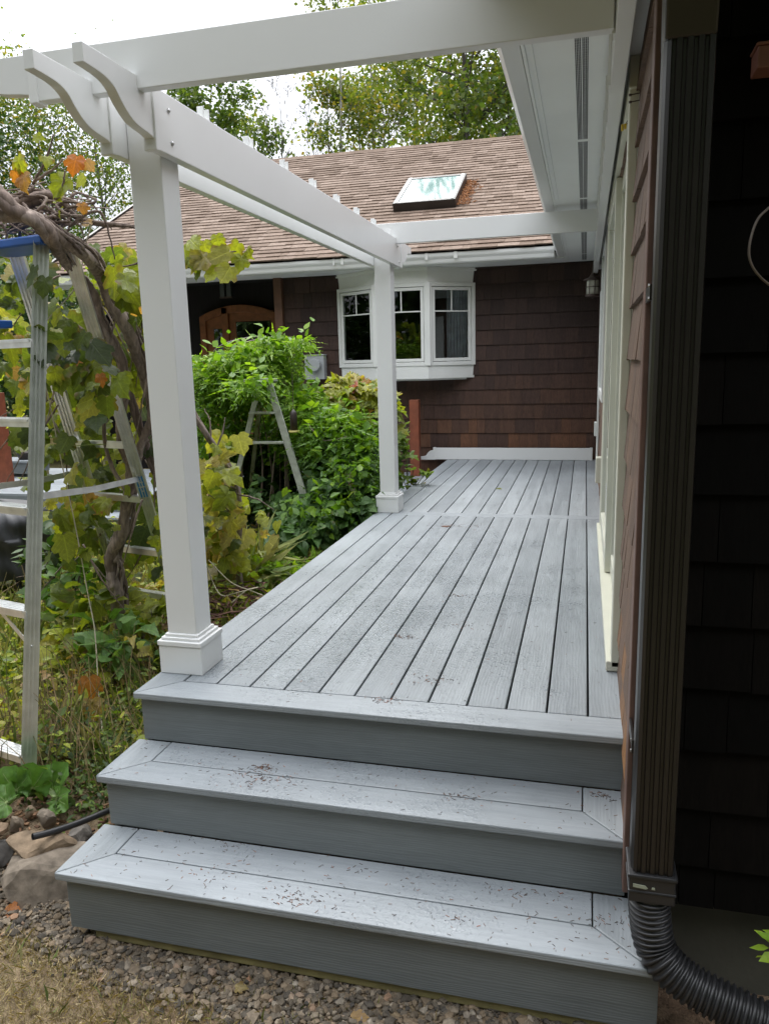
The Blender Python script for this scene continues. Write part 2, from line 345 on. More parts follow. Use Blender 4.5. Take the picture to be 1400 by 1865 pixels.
# ------------------------------------------------------------------ pergola
perg = thing('pergola', (-1.7, .15, 0), 'white vinyl pergola with scroll cut beams standing on the grey deck', 'pergola')
BZ0, BZ1 = 1.952, 2.155
def profile(L, h, k=.048):
    """scroll end, distance from collar and height above the bottom"""
    pts = [(.0, .0), (k*.3, .0), (k*.3, .03), (k, .037)]
    c = [(k, .037), (.13, .05), (.19, .085), (.235, .125), (.29, .142), (L, .147)]
    c = [(p[0], p[1]) for p in crom([np.array((a_, b_)) for a_, b_ in c], 5)]
    return pts+c[1:]+[(L, h), (0, h)]
def beam(x0, x1, parent):
    q = MB(); q.box((x0, 0, BZ0), (x1, 3.67, BZ1)); b = q.build('beam', VINYL, parent, bevel=.003)
    for y, s in ((-.001, -1), (3.671, 1)):
        q = MB(); q.prism([(x0+.002, y+s*d_, BZ0+.003+h_*.985) for d_, h_ in profile(.385, BZ1-BZ0)], (x1-x0-.004, 0, 0))
        q.build('scroll_end', VINYL, b, bevel=.002)
        q = MB(); yy = sorted((y-s*.008, y+s*.016)); q.box((x0-.005, yy[0], BZ0-.005), (x1+.005, yy[1], BZ1+.004)); q.build('collar', VINYL, b, bevel=.003)
    if x0 > -1.7:
        for y, z in ((.09, 2.10), (.10, 1.995), (3.55, 2.10), (3.60, 1.985)):
            q = MB(); q.tube([(x1, y, z), (x1+.006, y, z)], [.009, .006], 10); q.build('bolt', SCREW, b, True)
    return b
bi = beam(-1.637, -1.597, perg); bo = beam(-1.806, -1.766, perg)
for yc in (.147, 3.525):
    q = MB(); q.box((-1.7645, yc-.063, .0), (-1.6375, yc+.063, BZ1-.004)); po = q.build('post', VINYL, perg, bevel=.004)
    q = MB(); x0, x1, y0, y1 = -1.7935, -1.6085, yc-.0925, yc+.0925
    q.box((x0, y0, .001), (x1, y1, .118))
    for e, za, zb in ((.004, .118, .138), (-.008, .138, .150), (-.020, .150, .162)): q.box((x0-e, y0-e, za), (x1+e, y1+e, zb))
    q.build('base_trim', VINYL, po, bevel=.0025)
def rafter(y0, parent, left):
    y1 = y0+.042; q = MB(); q.box((-2.0 if left else -1.80, y0, 2.113), (-.103, y1, 2.265)); r = q.build('rafter', VINYL, parent, bevel=.003)
    if left:
        q = MB(); q.prism([(-2.001-d_, y0+.002, 2.115+h_*.74) for d_, h_ in profile(.35, .2)], (0, .038, 0)); q.build('scroll_end', VINYL, r, bevel=.002)
        q = MB(); q.box((-2.008, y0-.006, 2.107), (-1.975, y1+.006, 2.27)); q.build('collar', VINYL, r, bevel=.003)
rafter(-.10, perg, True); rafter(3.50, perg, False)
for i in range(9):
    y = -.02+.42*i if i else .02
    for xc in (-1.617, -1.786):
        q = MB()
        q.box((xc-.014, y-.026, BZ1+.001), (xc+.014, y-.02, BZ1+.044)); q.box((xc-.014, y+.02, BZ1+.001), (xc+.014, y+.026, BZ1+.044)); q.box((xc-.014, y-.0195, BZ1+.001), (xc+.014, y+.0195, BZ1+.006))
        q.build('rafter_bracket', VINYL, perg, bevel=.0015)
q = MB(); q.box((-.098, -.45, 2.10), (-.052, 6.4, 2.285)); led = q.build('ledger', VINYL, perg, bevel=.002)
for i in range(9):
    y = -.08+.43*i; q = MB(); q.box((-.1075, y-.004, 2.105), (-.0985, y+.0, 2.272)); q.box((-.1075, y+.046, 2.105), (-.0985, y+.05, 2.272)); q.box((-.1035, y+.0005, 2.105), (-.0985, y+.0455, 2.272)); q.build('rafter_bracket', VINYL, led)

# ------------------------------------------------------------------ house (one L-shaped building)
house = thing('house', (-1, 7, -.66), 'brown shingled house with white trim and a brown tiled roof wrapped around the deck', 'house')
def shingle_wall(name, m, o, ud, nd, width, z0, z1, openings, tonef, parent, exposure=.178, zoff=0, wmin=.09, wmax=.24):
    q = MB(); o = np.array(o, float); ud = np.array(ud, float); nd = np.array(nd, float)
    def pt(u, n, z): return tuple(o+ud*u+nd*n+np.array((0, 0, z)))
    z = z0-zoff; k = 0
    flip = np.dot(np.cross(ud, nd), (0, 0, 1)) > 0
    while z < z1:
        za, zb = max(z, z0), min(z+exposure, z1); u = -random.random()*.1
        if zb-za < .02: z += exposure; k += 1; continue
        while u < width:
            w = random.uniform(wmin, wmax); a, b = max(u, 0), min(u+w, width); u += w
            if b-a < .012: continue
            segs = [(a, b)]
            for (p0, p1, s0, s1) in openings:
                if s0 < (za+zb)/2 < s1:
                    ns = []
                    for (c, d) in segs:
                        if p0 > c: ns.append((c, min(d, p0)))
                        if p1 < d: ns.append((max(c, p1), d))
                    segs = [s_ for s_ in ns if s_[1]-s_[0] > .01]
            for c, d in segs:
                t0 = .0155+random.random()*.004; t1 = .003; dz = random.uniform(-.002, .002); c1 = c+.0012; d1 = d-.0012
                v = [pt(c1, 0, za+dz), pt(d1, 0, za+dz), pt(d1, t0, za+dz), pt(c1, t0, za+dz), pt(c1, 0, zb), pt(d1, 0, zb), pt(d1, t1, zb), pt(c1, t1, zb)]
                fs = [(0, 3, 2, 1), (4, 5, 6, 7), (0, 1, 5, 4), (1, 2, 6, 5), (2, 3, 7, 6), (3, 0, 4, 7)]
                if flip: pass
                q.add(v, fs if not flip else [f[::-1] for f in fs], tonef((za+zb)/2, u))
        z += exposure; k += 1
    return q.build(name, m, parent)
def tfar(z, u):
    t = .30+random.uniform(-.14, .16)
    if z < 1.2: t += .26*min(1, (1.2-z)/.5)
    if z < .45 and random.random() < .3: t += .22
    return max(0, min(1, t-.1*(z > 1.6)))  # lower courses weathered warmer; top courses darker, eave shade put into the tone
BX0, BX1 = -3.19, -1.47
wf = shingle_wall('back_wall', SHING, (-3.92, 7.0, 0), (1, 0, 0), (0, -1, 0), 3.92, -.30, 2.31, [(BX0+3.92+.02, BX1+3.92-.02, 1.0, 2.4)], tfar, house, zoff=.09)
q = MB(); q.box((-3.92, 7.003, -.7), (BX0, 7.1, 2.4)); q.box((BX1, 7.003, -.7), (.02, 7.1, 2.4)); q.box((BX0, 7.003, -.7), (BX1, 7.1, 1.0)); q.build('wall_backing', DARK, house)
# interior room behind the bay window
q = MB(); q.box((-3.6, 9.4, .3), (-1.0, 9.45, 2.6)); q.box((-3.62, 7.1, .3), (-3.57, 9.4, 2.6)); q.box((-1.03, 7.1, .3), (-.98, 9.4, 2.6)); q.box((-3.6, 7.1, .3), (-1.0, 9.4, .34)); q.box((-3.6, 7.1, 2.55), (-1.0, 9.4, 2.6))
q.build('room_interior', m_plain('dim_room', (.05, .05, .045), .9), house)
# side wall beside the deck
def tside(z, u):
    t = .62+random.uniform(-.12, .12)
    return t+(.3 if z < .35 and random.random() < .6 else 0)
DY0, DY1 = .40, 3.05       # patio door opening
SHSIDE = m_tone('stained_side_shingles', [(0, (.08, .052, .042)), (.5, (.125, .088, .068)), (.75, (.16, .105, .075)), (1, (.24, .125, .055))], .7, .5, 30, (5, 5, .6))
shingle_wall('side_wall', SHSIDE, (0.004, 7.0, 0), (0, -1, 0), (-1, 0, 0), 7.43, -.34, 2.30, [(7-DY1, 7-DY0, .02, 2.18), (7-5.3, 7-3.9, .85, 2.2)], tside, house, zoff=.06)
q = MB(); q.box((.006, -.43, -.6), (.1, DY0, 2.4)); q.box((.006, DY1, -.6), (.1, 3.9, 2.4)); q.box((.006, 5.3, -.6), (.1, 7.1, 2.4)); q.box((.006, 3.9, -.6), (.1, 5.3, .85)); q.box((.006, DY0, -.6), (.1, DY1, .0)); q.box((.006, DY0, 2.18), (.1, DY1, 2.4)); q.box((.006, 3.9, 2.2), (.1, 5.3, 2.4))
q.build('wall_backing', DARK, house)
# corner board and the dark front wall
q = MB(); q.box((-.016, -.450, -.335), (.0, -.370, 2.30)); q.build('corner_board', BROWNTRIM, house, bevel=.003)
shingle_wall('front_wall', SHADESH, (.0, -.45, 0), (1, 0, 0), (0, -1, 0), 3.6, -.335, 2.32, [], lambda z, u: random.random(), house, zoff=.05)
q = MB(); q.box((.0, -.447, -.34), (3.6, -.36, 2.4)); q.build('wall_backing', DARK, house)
q = MB(); q.box((.03, -.40, -.9), (3.6, -.2, -.33)); fo = q.build('foundation', CONC, house)
# patio door
q = MB()
cx0, cx1 = -.034, -.002
q.box((cx0, DY0, .02), (cx1, DY0+.085, 2.18)); q.box((cx0, DY1-.085, .02), (cx1, DY1, 2.18)); q.box((cx0-.003, DY0-.02, 2.10), (cx1, DY1+.02, 2.20))
pd = q.build('patio_door', CREAM, house, bevel=.004)
q = MB(); q.box((-.052, DY0+.0, .003), (.03, DY1, .045)); q.build('sill', CREAM, pd, bevel=.004)
for (a0, a1, xo) in ((DY0+.10, (DY0+DY1)/2+.03, .012), ((DY0+DY1)/2-.03, DY1-.10, -.018)):
    q = MB(); f = .075
    q.box((xo-.012, a0, .05), (xo+.02, a0+f, 2.09)); q.box((xo-.012, a1-f, .05), (xo+.02, a1, 2.09)); q.box((xo-.012, a0+f, .05), (xo+.02, a1-f, .05+f*1.4)); q.box((xo-.012, a0+f, 2.09-f), (xo+.02, a1-f, 2.09))
    q.build('door_frame', CREAM, pd, bevel=.003)
    q = MB(); q.box((xo+.002, a0+f, .15), (xo+.008, a1-f, 2.02)); q.build('pane', GLASS, pd)
q = MB(); q.box((.5, DY0-.1, 0), (.52, DY1+.1, 2.3)); q.build('room_interior', CURTAIN, house)
# second, higher window further along the side wall
q = MB(); q.box((-.03, 3.9, .85), (0, 3.97, 2.2)); q.box((-.03, 5.23, .85), (0, 5.3, 2.2)); q.box((-.03, 3.97, .85), (0, 5.23, .92)); q.box((-.03, 3.97, 2.13), (0, 5.23, 2.2))
sw = q.build('side_window', TRIM, house, bevel=.003); q = MB(); q.box((-.006, 3.97, .92), (.0, 5.23, 2.13)); q.build('pane', GLASS, sw)
q = MB(); q.box((.02, 3.9, .85), (.04, 5.3, 2.2)); q.build('room_interior', DARK, house)
q = MB(); q.box((-.030, 5.55, .0), (-.012, 5.72, 1.85)); q.build('trim_board', TRIM, house, bevel=.003)
q = MB(); q.box((-.055, 5.56, .42), (-.0305, 5.68, .56)); ob = q.build('outlet_box', TRIM, house, bevel=.004)
q = MB(); q.box((-.060, 3.62, .24), (-.014, 3.74, .44)); ob = q.build('outlet_box', CREAM, house, bevel=.005)
# white head trim under the soffit
q = MB(); q.box((-.050, -.48, 2.20), (.003, 6.98, 2.298)); q.build('frieze_board', TRIM, house, bevel=.002)
# soffit and gutters
q = MB(); q.box((-.40, -1.0, 2.302), (.0, 6.98, 2.33)); sf = q.build('soffit', SOFF, house)
q = MB(); q.box((-.405, -1.0, 2.292), (-.393, 6.5, 2.3018)); q.box((-.372, -1.0, 2.296), (-.366, 6.9, 2.3018)); q.build('channel', SOFF, sf, bevel=.001)
q = MB(); q.box((-.225, -1.0, 2.3004), (-.168, 6.9, 2.3016)); ve = q.build('vent_strip', SOFF, sf)
q = MB(); y = -1.2; r0 = 0
while y < 6.8:
    if (r0 % 64) < 62:
        for gi in range(2):
            for k in range(4):
                x = -.221+gi*.026+k*.0058; q.box((x, y, 2.2985), (x+.0035, y+.017, 2.30025))
    y += .0235; r0 += 1
q.build('vent_slots', m_plain('slot_shadow', (.03, .03, .03), .9), ve)
def gutter(q, a, b, outn, z=2.30, w=.105, h=.115):
    """K style gutter from a to b, outn = outward normal"""
    a = np.array(a, float); b = np.array(b, float); n = np.array(outn, float)
    pr = [(0, h), (0, 0), (w*.62, 0), (w*.70, .012), (w*.78, .045), (w*.95, .07), (w, .085), (w, h-.004), (w*.93, h), (w*.93, h-.012), (w*.9, h-.03), (w*.5, .004+.01), (.006, .012), (.006, h)]
    q.prism([a+n*d_+np.array((0, 0, z+z_)) for d_, z_ in pr], b-a)
q = MB(); gutter(q, (-.41, -1.0, 0), (-.41, 6.40, 0), (-1, 0, 0)); gu = q.build('gutter', VINYL, house)
q = MB(); gutter(q, (-.515, 6.50, 0), (-7.12, 6.50, 0), (0, -1, 0)); gu = q.build('gutter', VINYL, house)
for x, w in ((-1.62, .04), (-1.95, .035), (-2.95, .03), (-3.05, .02)):
    q = MB(); q.box((x, 6.388, 2.345), (x+w, 6.396, 2.418)); q.build('gutter_joint', TRIM, gu, bevel=.002)
q = MB(); q.box((-7.1, 6.502, 2.302), (-.402, 7.0, 2.33)); q.build('soffit', SOFF, house)
q = MB(); q.box((-7.1, 6.5, 2.295), (-.41, 6.52, 2.42)); q.box((-.41, -1.0, 2.31), (-.40, 6.5, 2.44)); q.build('fascia', TRIM, house)
# roof of the back wing: every shingle tab is its own little slab
RS = .52
def roof_course(q, x0, x1, y0, z0, slope, n, ex=.128, thick=.009, flipx=1):
    L = math.sqrt(1+slope*slope); dy, dz = 1/L, slope/L; ny, nz = -slope/L, 1/L
    for k in range(n):
        s = k*ex; x = x0-random.random()*.3
        while x < x1:
            w = random.choice((.09, .13, .17, .24, .3)); a = max(x, x0); b = min(x+w, x1); x += w
            if b-a < .01: continue
            t = random.choice((.3, .3, .62, .8))+random.uniform(-.14, .14); th = thick*random.choice((.7, .7, 1.2)); ds = random.choice((0, 0, .008, -.004))
            def p(xx, ss, hh): return (xx, y0+dy*ss+ny*hh, z0+dz*ss+nz*hh)
            s0, s1 = s+ds, s+ex+.012
            q.add([p(a, s0, 0), p(b-.002, s0, 0), p(b-.002, s1, 0), p(a, s1, 0), p(a, s0, th+.006), p(b-.002, s0, th+.006), p(b-.002, s1, .002), p(a, s1, .002)],
                  [(4, 5, 6, 7), (0, 1, 5, 4), (1, 2, 6, 5), (3, 0, 4, 7)], max(0, min(1, t)))
q = MB(); roof_course(q, -7.05, .4, 6.37, 2.43, RS, 38); rf = q.build('roof', ROOFM, house)
LR = 38*.128/math.sqrt(1+RS*RS); YR, ZR = 6.37+LR, 2.43+RS*LR
q = MB(); x = -7.05
while x < .4:
    q.prism([(x, YR-.09, ZR-.035), (x, YR, ZR+.025+random.random()*.006), (x, YR+.1, ZR-.03)], (.22, 0, 0), random.random()*.5); x += .215
q.build('ridge_cap', ROOFM, rf)
q = MB(); q.prism([(-7.05, 6.45, 2.36), (-7.05, YR, ZR-.02), (-7.05, YR+4.5, 2.36)], (7.45, 0, 0)); q.build('roof_deck', DARK, rf)
q = MB(); q.prism([(-7.11, 6.33, 2.33), (-7.11, YR, ZR-.07), (-7.11, YR, ZR+.035), (-7.11, 6.33, 2.45)], (.05, 0, 0)); q.build('rake_board', GUTB, rf)
# roof of the side wing, seen only as the thing that shades the wall
q = MB(); q.prism([(-.52, -1.1, 2.43), (3.2, -1.1, 6.2), (3.2, -1.1, 6.1), (-.40, -1.1, 2.40)], (0, 7.6, 0), .4); q.build('side_roof', ROOFM, house)
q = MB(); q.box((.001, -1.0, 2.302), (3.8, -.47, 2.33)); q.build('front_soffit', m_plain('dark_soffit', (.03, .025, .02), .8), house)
# skylight
def rp_(x, s, h): L = math.sqrt(1+RS*RS); return np.array((x, 6.37+s/L-RS/L*h, 2.43+RS*s/L+h/L))
sx0, sx1, s0, s1 = -2.62, -1.80, 1.50, 2.62
q = MB()
for (xa, xb, sa, sb) in ((sx0, sx1, s0, s0+.07), (sx0, sx1, s1-.07, s1), (sx0, sx0+.07, s0+.07, s1-.07), (sx1-.07, sx1, s0+.07, s1-.07)):
    q.prism([rp_(xa, sa, .0), rp_(xb, sa, .0), rp_(xb, sb, .0), rp_(xa, sb, .0)], rp_(0, 0, .115)-rp_(0, 0, 0))
skl = q.build('skylight', GUTB, house, bevel=.006)
q = MB(); q.prism([rp_(sx0+.07, s0+.07, .100), rp_(sx1-.07, s0+.07, .100), rp_(sx1-.07, s1-.07, .100), rp_(sx0+.07, s1-.07, .100)], rp_(0, 0, .008)-rp_(0, 0, 0))
mg, nt, b, N, L = mat('skylight_glass'); b.inputs['Base Color'].default_value = (.36, .50, .50, 1); b.inputs['Roughness'].default_value = .06; b.inputs['Specular IOR Level'].default_value = .22
L.new(ramp(N, L, noise(N, L, mapped(N, L, (1, 1, 1)), 3, 4), [(.3, (.10, .18, .175)), (.7, (.15, .24, .23))]), b.inputs['Base Color'])
q.build('pane', mg, skl)
for sgn in (0, 1):
    q = MB(); xx = (sx0+.03, sx1-.06)[sgn]; q.prism([rp_(xx, s0+.03, .116), rp_(xx+.03, s0+.03, .116), rp_(xx+.03, s1-.03, .116), rp_(xx, s1-.03, .116)], rp_(0, 0, .006)-rp_(0, 0, 0)); q.build('cladding', ALU, skl)

# bay window
bay = MB(); wx = [BX0, -2.62, -1.975, BX1]; wy = [7.0, 6.65, 6.65, 7.0]
bay.prism([(wx[i], wy[i]-.02 if i in (1, 2) else wy[i], 2.125) for i in range(4)], (0, 0, .175))
bw = thing('bay_window', (-2.3, 7, 1), None, None); bw.parent = house; bw.location = tuple(np.array((-2.3, 7, 1))-org(house))
bay.prism([(wx[i]-(.03 if i == 0 else -.0 if i < 3 else -.03), wy[i]-(.035 if i in (1, 2) else 0), 2.262) for i in range(4)], (0, 0, .038))
bay.build('header', TRIM, bw, bevel=.003); bay = MB()
bay.prism([(wx[i], wy[i]-.015 if i in (1, 2) else wy[i], 1.005) for i in range(4)], (0, 0, .155))
bay.prism([(wx[i]+(.09 if i == 0 else .04 if i == 1 else -.04 if i == 2 else -.09), wy[i]+(.06 if i in (1, 2) else 0), .985) for i in range(4)], (0, 0, .02))
bay.build('base', TRIM, bw, bevel=.003)
def casement(p0, p1, z0, z1, parent, nm='sash'):
    p0 = np.array(p0, float); p1 = np.array(p1, float); L = np.linalg.norm(p1-p0); u = (p1-p0)/L; n = np.array((u[1], -u[0], 0)); up = np.array((0, 0, 1.))
    if n[1] > 0: n = -n
    def bx(q, a, b, c, d, n0, n1): q.prism([p0+u*a+up*(c)+n*n0, p0+u*b+up*c+n*n0, p0+u*b+up*d+n*n0, p0+u*a+up*d+n*n0], n*(n1-n0))
    q = MB(); h = z1-z0; w = .045
    for a, b, c, d in ((0, w, 0, h), (L-w, L, 0, h), (w, L-w, 0, w), (w, L-w, h-w, h)): bx(q, a, b, c+z0, d+z0, -.03, .022)
    q.build('window_frame', TRIM, parent, bevel=.003)
    q = MB(); e = w+.006; s = .036
    for a, b, c, d in ((e, e+s, e, h-e), (L-e-s, L-e, e, h-e), (e+s, L-e-s, e, e+s), (e+s, L-e-s, h-e-s, h-e)): bx(q, a, b, c+z0, d+z0, -.02, .012)
    q.build(nm, TRIM, parent, bevel=.004)
    q = MB(); bx(q, e+s, L-e-s, z0+e+s, z0+h-e-s, -.008, -.003); q.build('pane', GLASS, parent)
    q = MB(); zz = z0+h*.66; bx(q, e+s, L-e-s, zz-.007, zz+.007, -.0025, .004); bx(q, L/2-.007, L/2+.007, zz+.007, z0+h-e-s, -.0025, .004); q.build('muntins', TRIM, parent)
zb0, zb1 = 1.160, 2.125
for i in range(3): casement((wx[i], wy[i], 0), (wx[i+1], wy[i+1], 0), zb0, zb1, bw)
for i in (1, 2):
    q = MB(); q.box((wx[i]-.03, wy[i]-.028, zb0), (wx[i]+.03, wy[i]+.0, zb1)); q.build('mullion', TRIM, bw, bevel=.004)
q = MB(); pts = []
for k in range(41):
    t = k/40; x = -1.82+.30*t; pts.append((x, 6.99+.05+.012*math.sin(k*1.3), 0))
for a_, b_ in zip(pts[:-1], pts[1:]): q.add([(a_[0], a_[1], 1.1), (b_[0], b_[1], 1.1), (b_[0], b_[1], 2.1), (a_[0], a_[1], 2.1)], [(0, 1, 2, 3)])
cu = q.build('curtain', CURTAIN, house, True)
# porch recess with the arched door
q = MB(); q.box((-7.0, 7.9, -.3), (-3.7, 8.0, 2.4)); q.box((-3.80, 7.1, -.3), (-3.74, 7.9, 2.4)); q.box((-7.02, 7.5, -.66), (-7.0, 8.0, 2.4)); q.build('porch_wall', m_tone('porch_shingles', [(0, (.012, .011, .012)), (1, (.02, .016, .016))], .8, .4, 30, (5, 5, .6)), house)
q = MB(); q.box((-4.03, 6.93, -.2), (-3.925, 7.04, 2.302)); q.build('porch_post', m_plain('porch_post_wood', (.11, .052, .030), .6, 0, .2, 10), house, bevel=.004)
pa = P(369, 600, Y=7.88)[0]; pb = P(512, 600, Y=7.88)[0]; zt = P(430, 556, Y=7.88)[2]; ze = P(372, 578, Y=7.88)[2]
def arch(q, x0, x1, zs, zc, th, y, d, mi=0):
    n = 14; o = []
    for k in range(n+1):
        t = k/n; x = x0+(x1-x0)*t; z = zs+(zc-zs)*(1-(2*t-1)**2); o.append((x, z))
    for (xa, za), (xb, zb) in zip(o[:-1], o[1:]): q.prism([(xa, y, za-th), (xb, y, zb-th), (xb, y, zb), (xa, y, za)], (0, d, 0), .5, mi)
q = MB(); wf_ = .09
q.box((pa, 7.802, -.2), (pa+wf_, 7.878, ze+.0)); q.box((pb-wf_, 7.802, -.2), (pb, 7.878, ze+.0)); arch(q, pa, pb, ze, zt, .10, 7.80, .08)
xm = P(409, 600, Y=7.88)[0]; q.box((xm, 7.80, -.2), (xm+.10, 7.88, ze+.12)); dr = q.build('front_door', DOORW, house, bevel=.004)
q = MB(); q.box((xm+.10, 7.84, -.2), (pb-wf_, 7.87, ze+.06)); q.box((pa+wf_, 7.84, -.2), (xm, 7.87, ze+.0)); arch(q, pa+wf_, pb-wf_, ze-.0, zt-.10, .22, 7.845, .02); q.build('door_panel', DOORW, dr)
def lite(xa, xb, nx, za, zb, nz_):
    q = MB(); q.box((xa, 7.832, za), (xb, 7.838, zb)); q.build('pane', GLASS, dr)
    q = MB(); q.box((xa-.01, 7.8385, za-.01), (xb+.01, 7.8395, zb+.01)); q.build('pane_backing', DARK, dr)
    q = MB()
    for k in range(1, nx): x = xa+(xb-xa)*k/nx; q.box((x-.006, 7.826, za), (x+.006, 7.8315, zb))
    for k in range(1, nz_): z = za+(zb-za)*k/nz_; q.box((xa, 7.8245, z-.006), (xb, 7.8255, z+.006))
    q.build('muntins', DARK, dr)
lite(P(431, 600, Y=7.83)[0], P(492, 600, Y=7.83)[0], 3, 1.1, P(460, 586, Y=7.83)[2], 4); lite(P(390, 600, Y=7.83)[0], P(407, 600, Y=7.83)[0], 2, .9, P(400, 600, Y=7.83)[2], 4)

# downspout: part of the house, with straps
dsy0, dsy1 = -.665, -.565; dsx0 = float(P(1148, 1590, Y=dsy0)[0]); dsx1 = float(P(1226, 1600, Y=dsy0)[0])
def ribbed(q, x0, x1, y0, y1, za, zb, c=.015):
    pl = [(x0+c, y0)]
    n = 4
    for k in range(n):
        xc = x0+(x1-x0)*(k+.9)/(n+.8); pl += [(xc-.006, y0), (xc-.003, y0+.0045), (xc+.003, y0+.0045), (xc+.006, y0)]
    pl += [(x1-c, y0), (x1-.003, y0+.003), (x1, y0+c), (x1, y1-c), (x1-c, y1), (x0+c, y1), (x0, y1-c), (x0, y0+c*1.5), (x0+.006, y0+.006)]
    q.prism([(a_, b_, za) for a_, b_ in pl], (0, 0, zb-za))
dz0 = float(P(1180, 1600, Y=dsy0)[2])-.03
q = MB(); ribbed(q, dsx0, dsx1, dsy0, dsy1, dz0+.035, 1.90); ds = q.build('downspout', GUTB, house)
q = MB(); q.prism([(dsx0, dsy0, 1.87), (dsx1, dsy0, 1.87), (dsx1, dsy1, 1.87), (dsx0, dsy1, 1.87)], (-.02, -.20, .34)); q.build('elbow', GUTB, ds, bevel=.006)
for z in (.20, 1.36):
    q = MB(); q.box((dsx0-.004, dsy1-.02, z-.018), (dsx0+.002, -.452, z+.018)); q.box((dsx0, dsy1+.001, z-.018), (dsx1, dsy1+.004, z+.018)); st = q.build('strap', GUTB, ds)
    for dz in (-.03, .03): q = MB(); q.tube([(dsx0-.008, dsy1-.01, z+dz*.5), (dsx0-.0045, dsy1-.01, z+dz*.5)], .005, 8); q.build('screw', SCREW, ds)
# corrugated drain pipe
drain = thing('drain_pipe', (.04, -.62, -.2), 'black corrugated flexible drain pipe clipped under the brown downspout', 'drain pipe')
q = MB(); q.box((dsx0-.004, dsy0-.006, dz0-.040), (dsx1+.006, dsy1+.008, dz0+.040)); q.box((dsx0-.008, dsy0-.010, dz0+.030), (dsx1+.010, dsy1+.012, dz0+.042)); q.box((dsx0-.007, dsy0-.009, dz0-.012), (dsx1+.009, dsy1+.012, dz0-.004)); ad = q.build('adapter', BLKPL, drain, bevel=.004)
q = MB(); q.prism([(dsx0+.006, dsy0-.0088, dz0+.006), (dsx0+.038, dsy0-.0088, dz0+.003), (dsx0+.043, dsy0-.0088, dz0+.006), (dsx0+.036, dsy0-.0088, dz0+.013), (dsx0+.006, dsy0-.0088, dz0+.015)], (0, .002, 0)); q.prism([(dsx0+.052, dsy0-.0088, dz0+.005), (dsx0+.061, dsy0-.0088, dz0+.004), (dsx0+.060, dsy0-.0088, dz0+.010), (dsx0+.053, dsy0-.0088, dz0+.010)], (0, .002, 0)); q.build('scuff', m_plain('pale_scuff', (.30, .32, .24), .7), ad)
hx = (dsx0+dsx1)/2; hy = (dsy0+dsy1)/2; cl = crom([(hx, hy, dz0-.03), (hx+.001, hy, dz0-.08), P(1189, 1712, Y=hy-.01), P(1210, 1752, Y=hy-.03), P(1252, 1790, Y=hy-.05), P(1308, 1822, Y=hy-.07), P(1380, 1858, Y=hy-.09), P(1460, 1898, Y=hy-.11), P(1560, 1948, Y=hy-.13)], 26)
cum = [0.]
for a_, b_ in zip(cl[:-1], cl[1:]): cum.append(cum[-1]+np.linalg.norm(b_-a_))
tot = cum[-1]; npt = 420; pts = []; rad = []
for k in range(npt):
    s = tot*k/(npt-1); j = int(np.searchsorted(cum, s)); j = min(max(j, 1), len(cl)-1); t = (s-cum[j-1])/(cum[j]-cum[j-1]+1e-9); pts.append(lerp(cl[j-1], cl[j], t))
    ph = (s % .0165)/.0165; sm = .5-.5*math.cos(2*math.pi*ph); rad.append(.047+.008*min(1, max(0, sm*1.7-.35)))
q = MB(); q.tube(pts, rad, 28); q.build('corrugated_hose', BLKPL, drain, smooth=True)

# wall lantern
LC = P(1079, 520, Y=6.35); 
lan = thing('wall_lantern', LC, 'dark iron lantern with ribbed glass panes hanging at the far corner under the soffit', 'lantern')
c = np.array(LC); zg = c[2]
q = MB(); q.lathe((c[0], c[1], zg), [(.002, .19), (.014, .185), (.012, .15), (.022, .12), (.045, .085), (.10, .062), (.106, .055), (.10, .052), (.002, .052)], 24); q.build('hood', IRON, lan, True)
q = MB(); q.lathe((c[0], c[1], zg), [(.068, .05), (.070, -.095), (.002, -.095)], 16); q.build('glass_shade', SEED, lan, True)
q = MB()
for k in range(8): an = 2*math.pi*(k+.35)/8; q.bar((c[0]+.072*math.cos(an), c[1]+.072*math.sin(an), zg-.10), (c[0]+.072*math.cos(an), c[1]+.072*math.sin(an), zg+.055), .006, .006, (math.cos(an), math.sin(an), 0))
for z in (-.10, -.02): q.lathe((c[0], c[1], zg), [(.070, z), (.077, z), (.077, z+.007), (.070, z+.007)], 20)
q.lathe((c[0], c[1], zg), [(.078, -.115), (.078, -.10), (.0, -.10)], 20); q.lathe((c[0], c[1], zg), [(.0, -.14), (.02, -.12), (.05, -.115), (.078, -.115)], 20); q.build('cage', IRON, lan)
q = MB(); q.tube(crom([(c[0], c[1], zg+.18), (c[0]+.01, c[1], zg+.245), (c[0]+.07, c[1], zg+.262), (c[0]+.12, c[1], zg+.21), (-.015, c[1], zg+.10)], 8), .008, 8); q.box((-.030, c[1]-.06, zg-.10), (-.010, c[1]+.06, zg+.16)); q.build('bracket', IRON, lan)
lp = P(412, 527, Y=7.75)
pl_ = thing('porch_lantern', lp, 'dim glass lantern on the dark porch wall above the arched door', 'lantern')
q = MB(); x, y, z = lp
for dx in (-.05, .05): q.box((x+dx-.032, y-.03, z-.10), (x+dx+.032, y+.03, z+.09))
q.build('glass_shade', m_plain('smoky_glass', (.10, .11, .11), .2), pl_); q = MB(); q.box((x-.09, y-.035, z+.09), (x+.09, y+.11, z+.115)); q.box((x-.09, y-.035, z-.12), (x+.09, y+.035, z-.10)); q.build('frame', IRON, pl_)

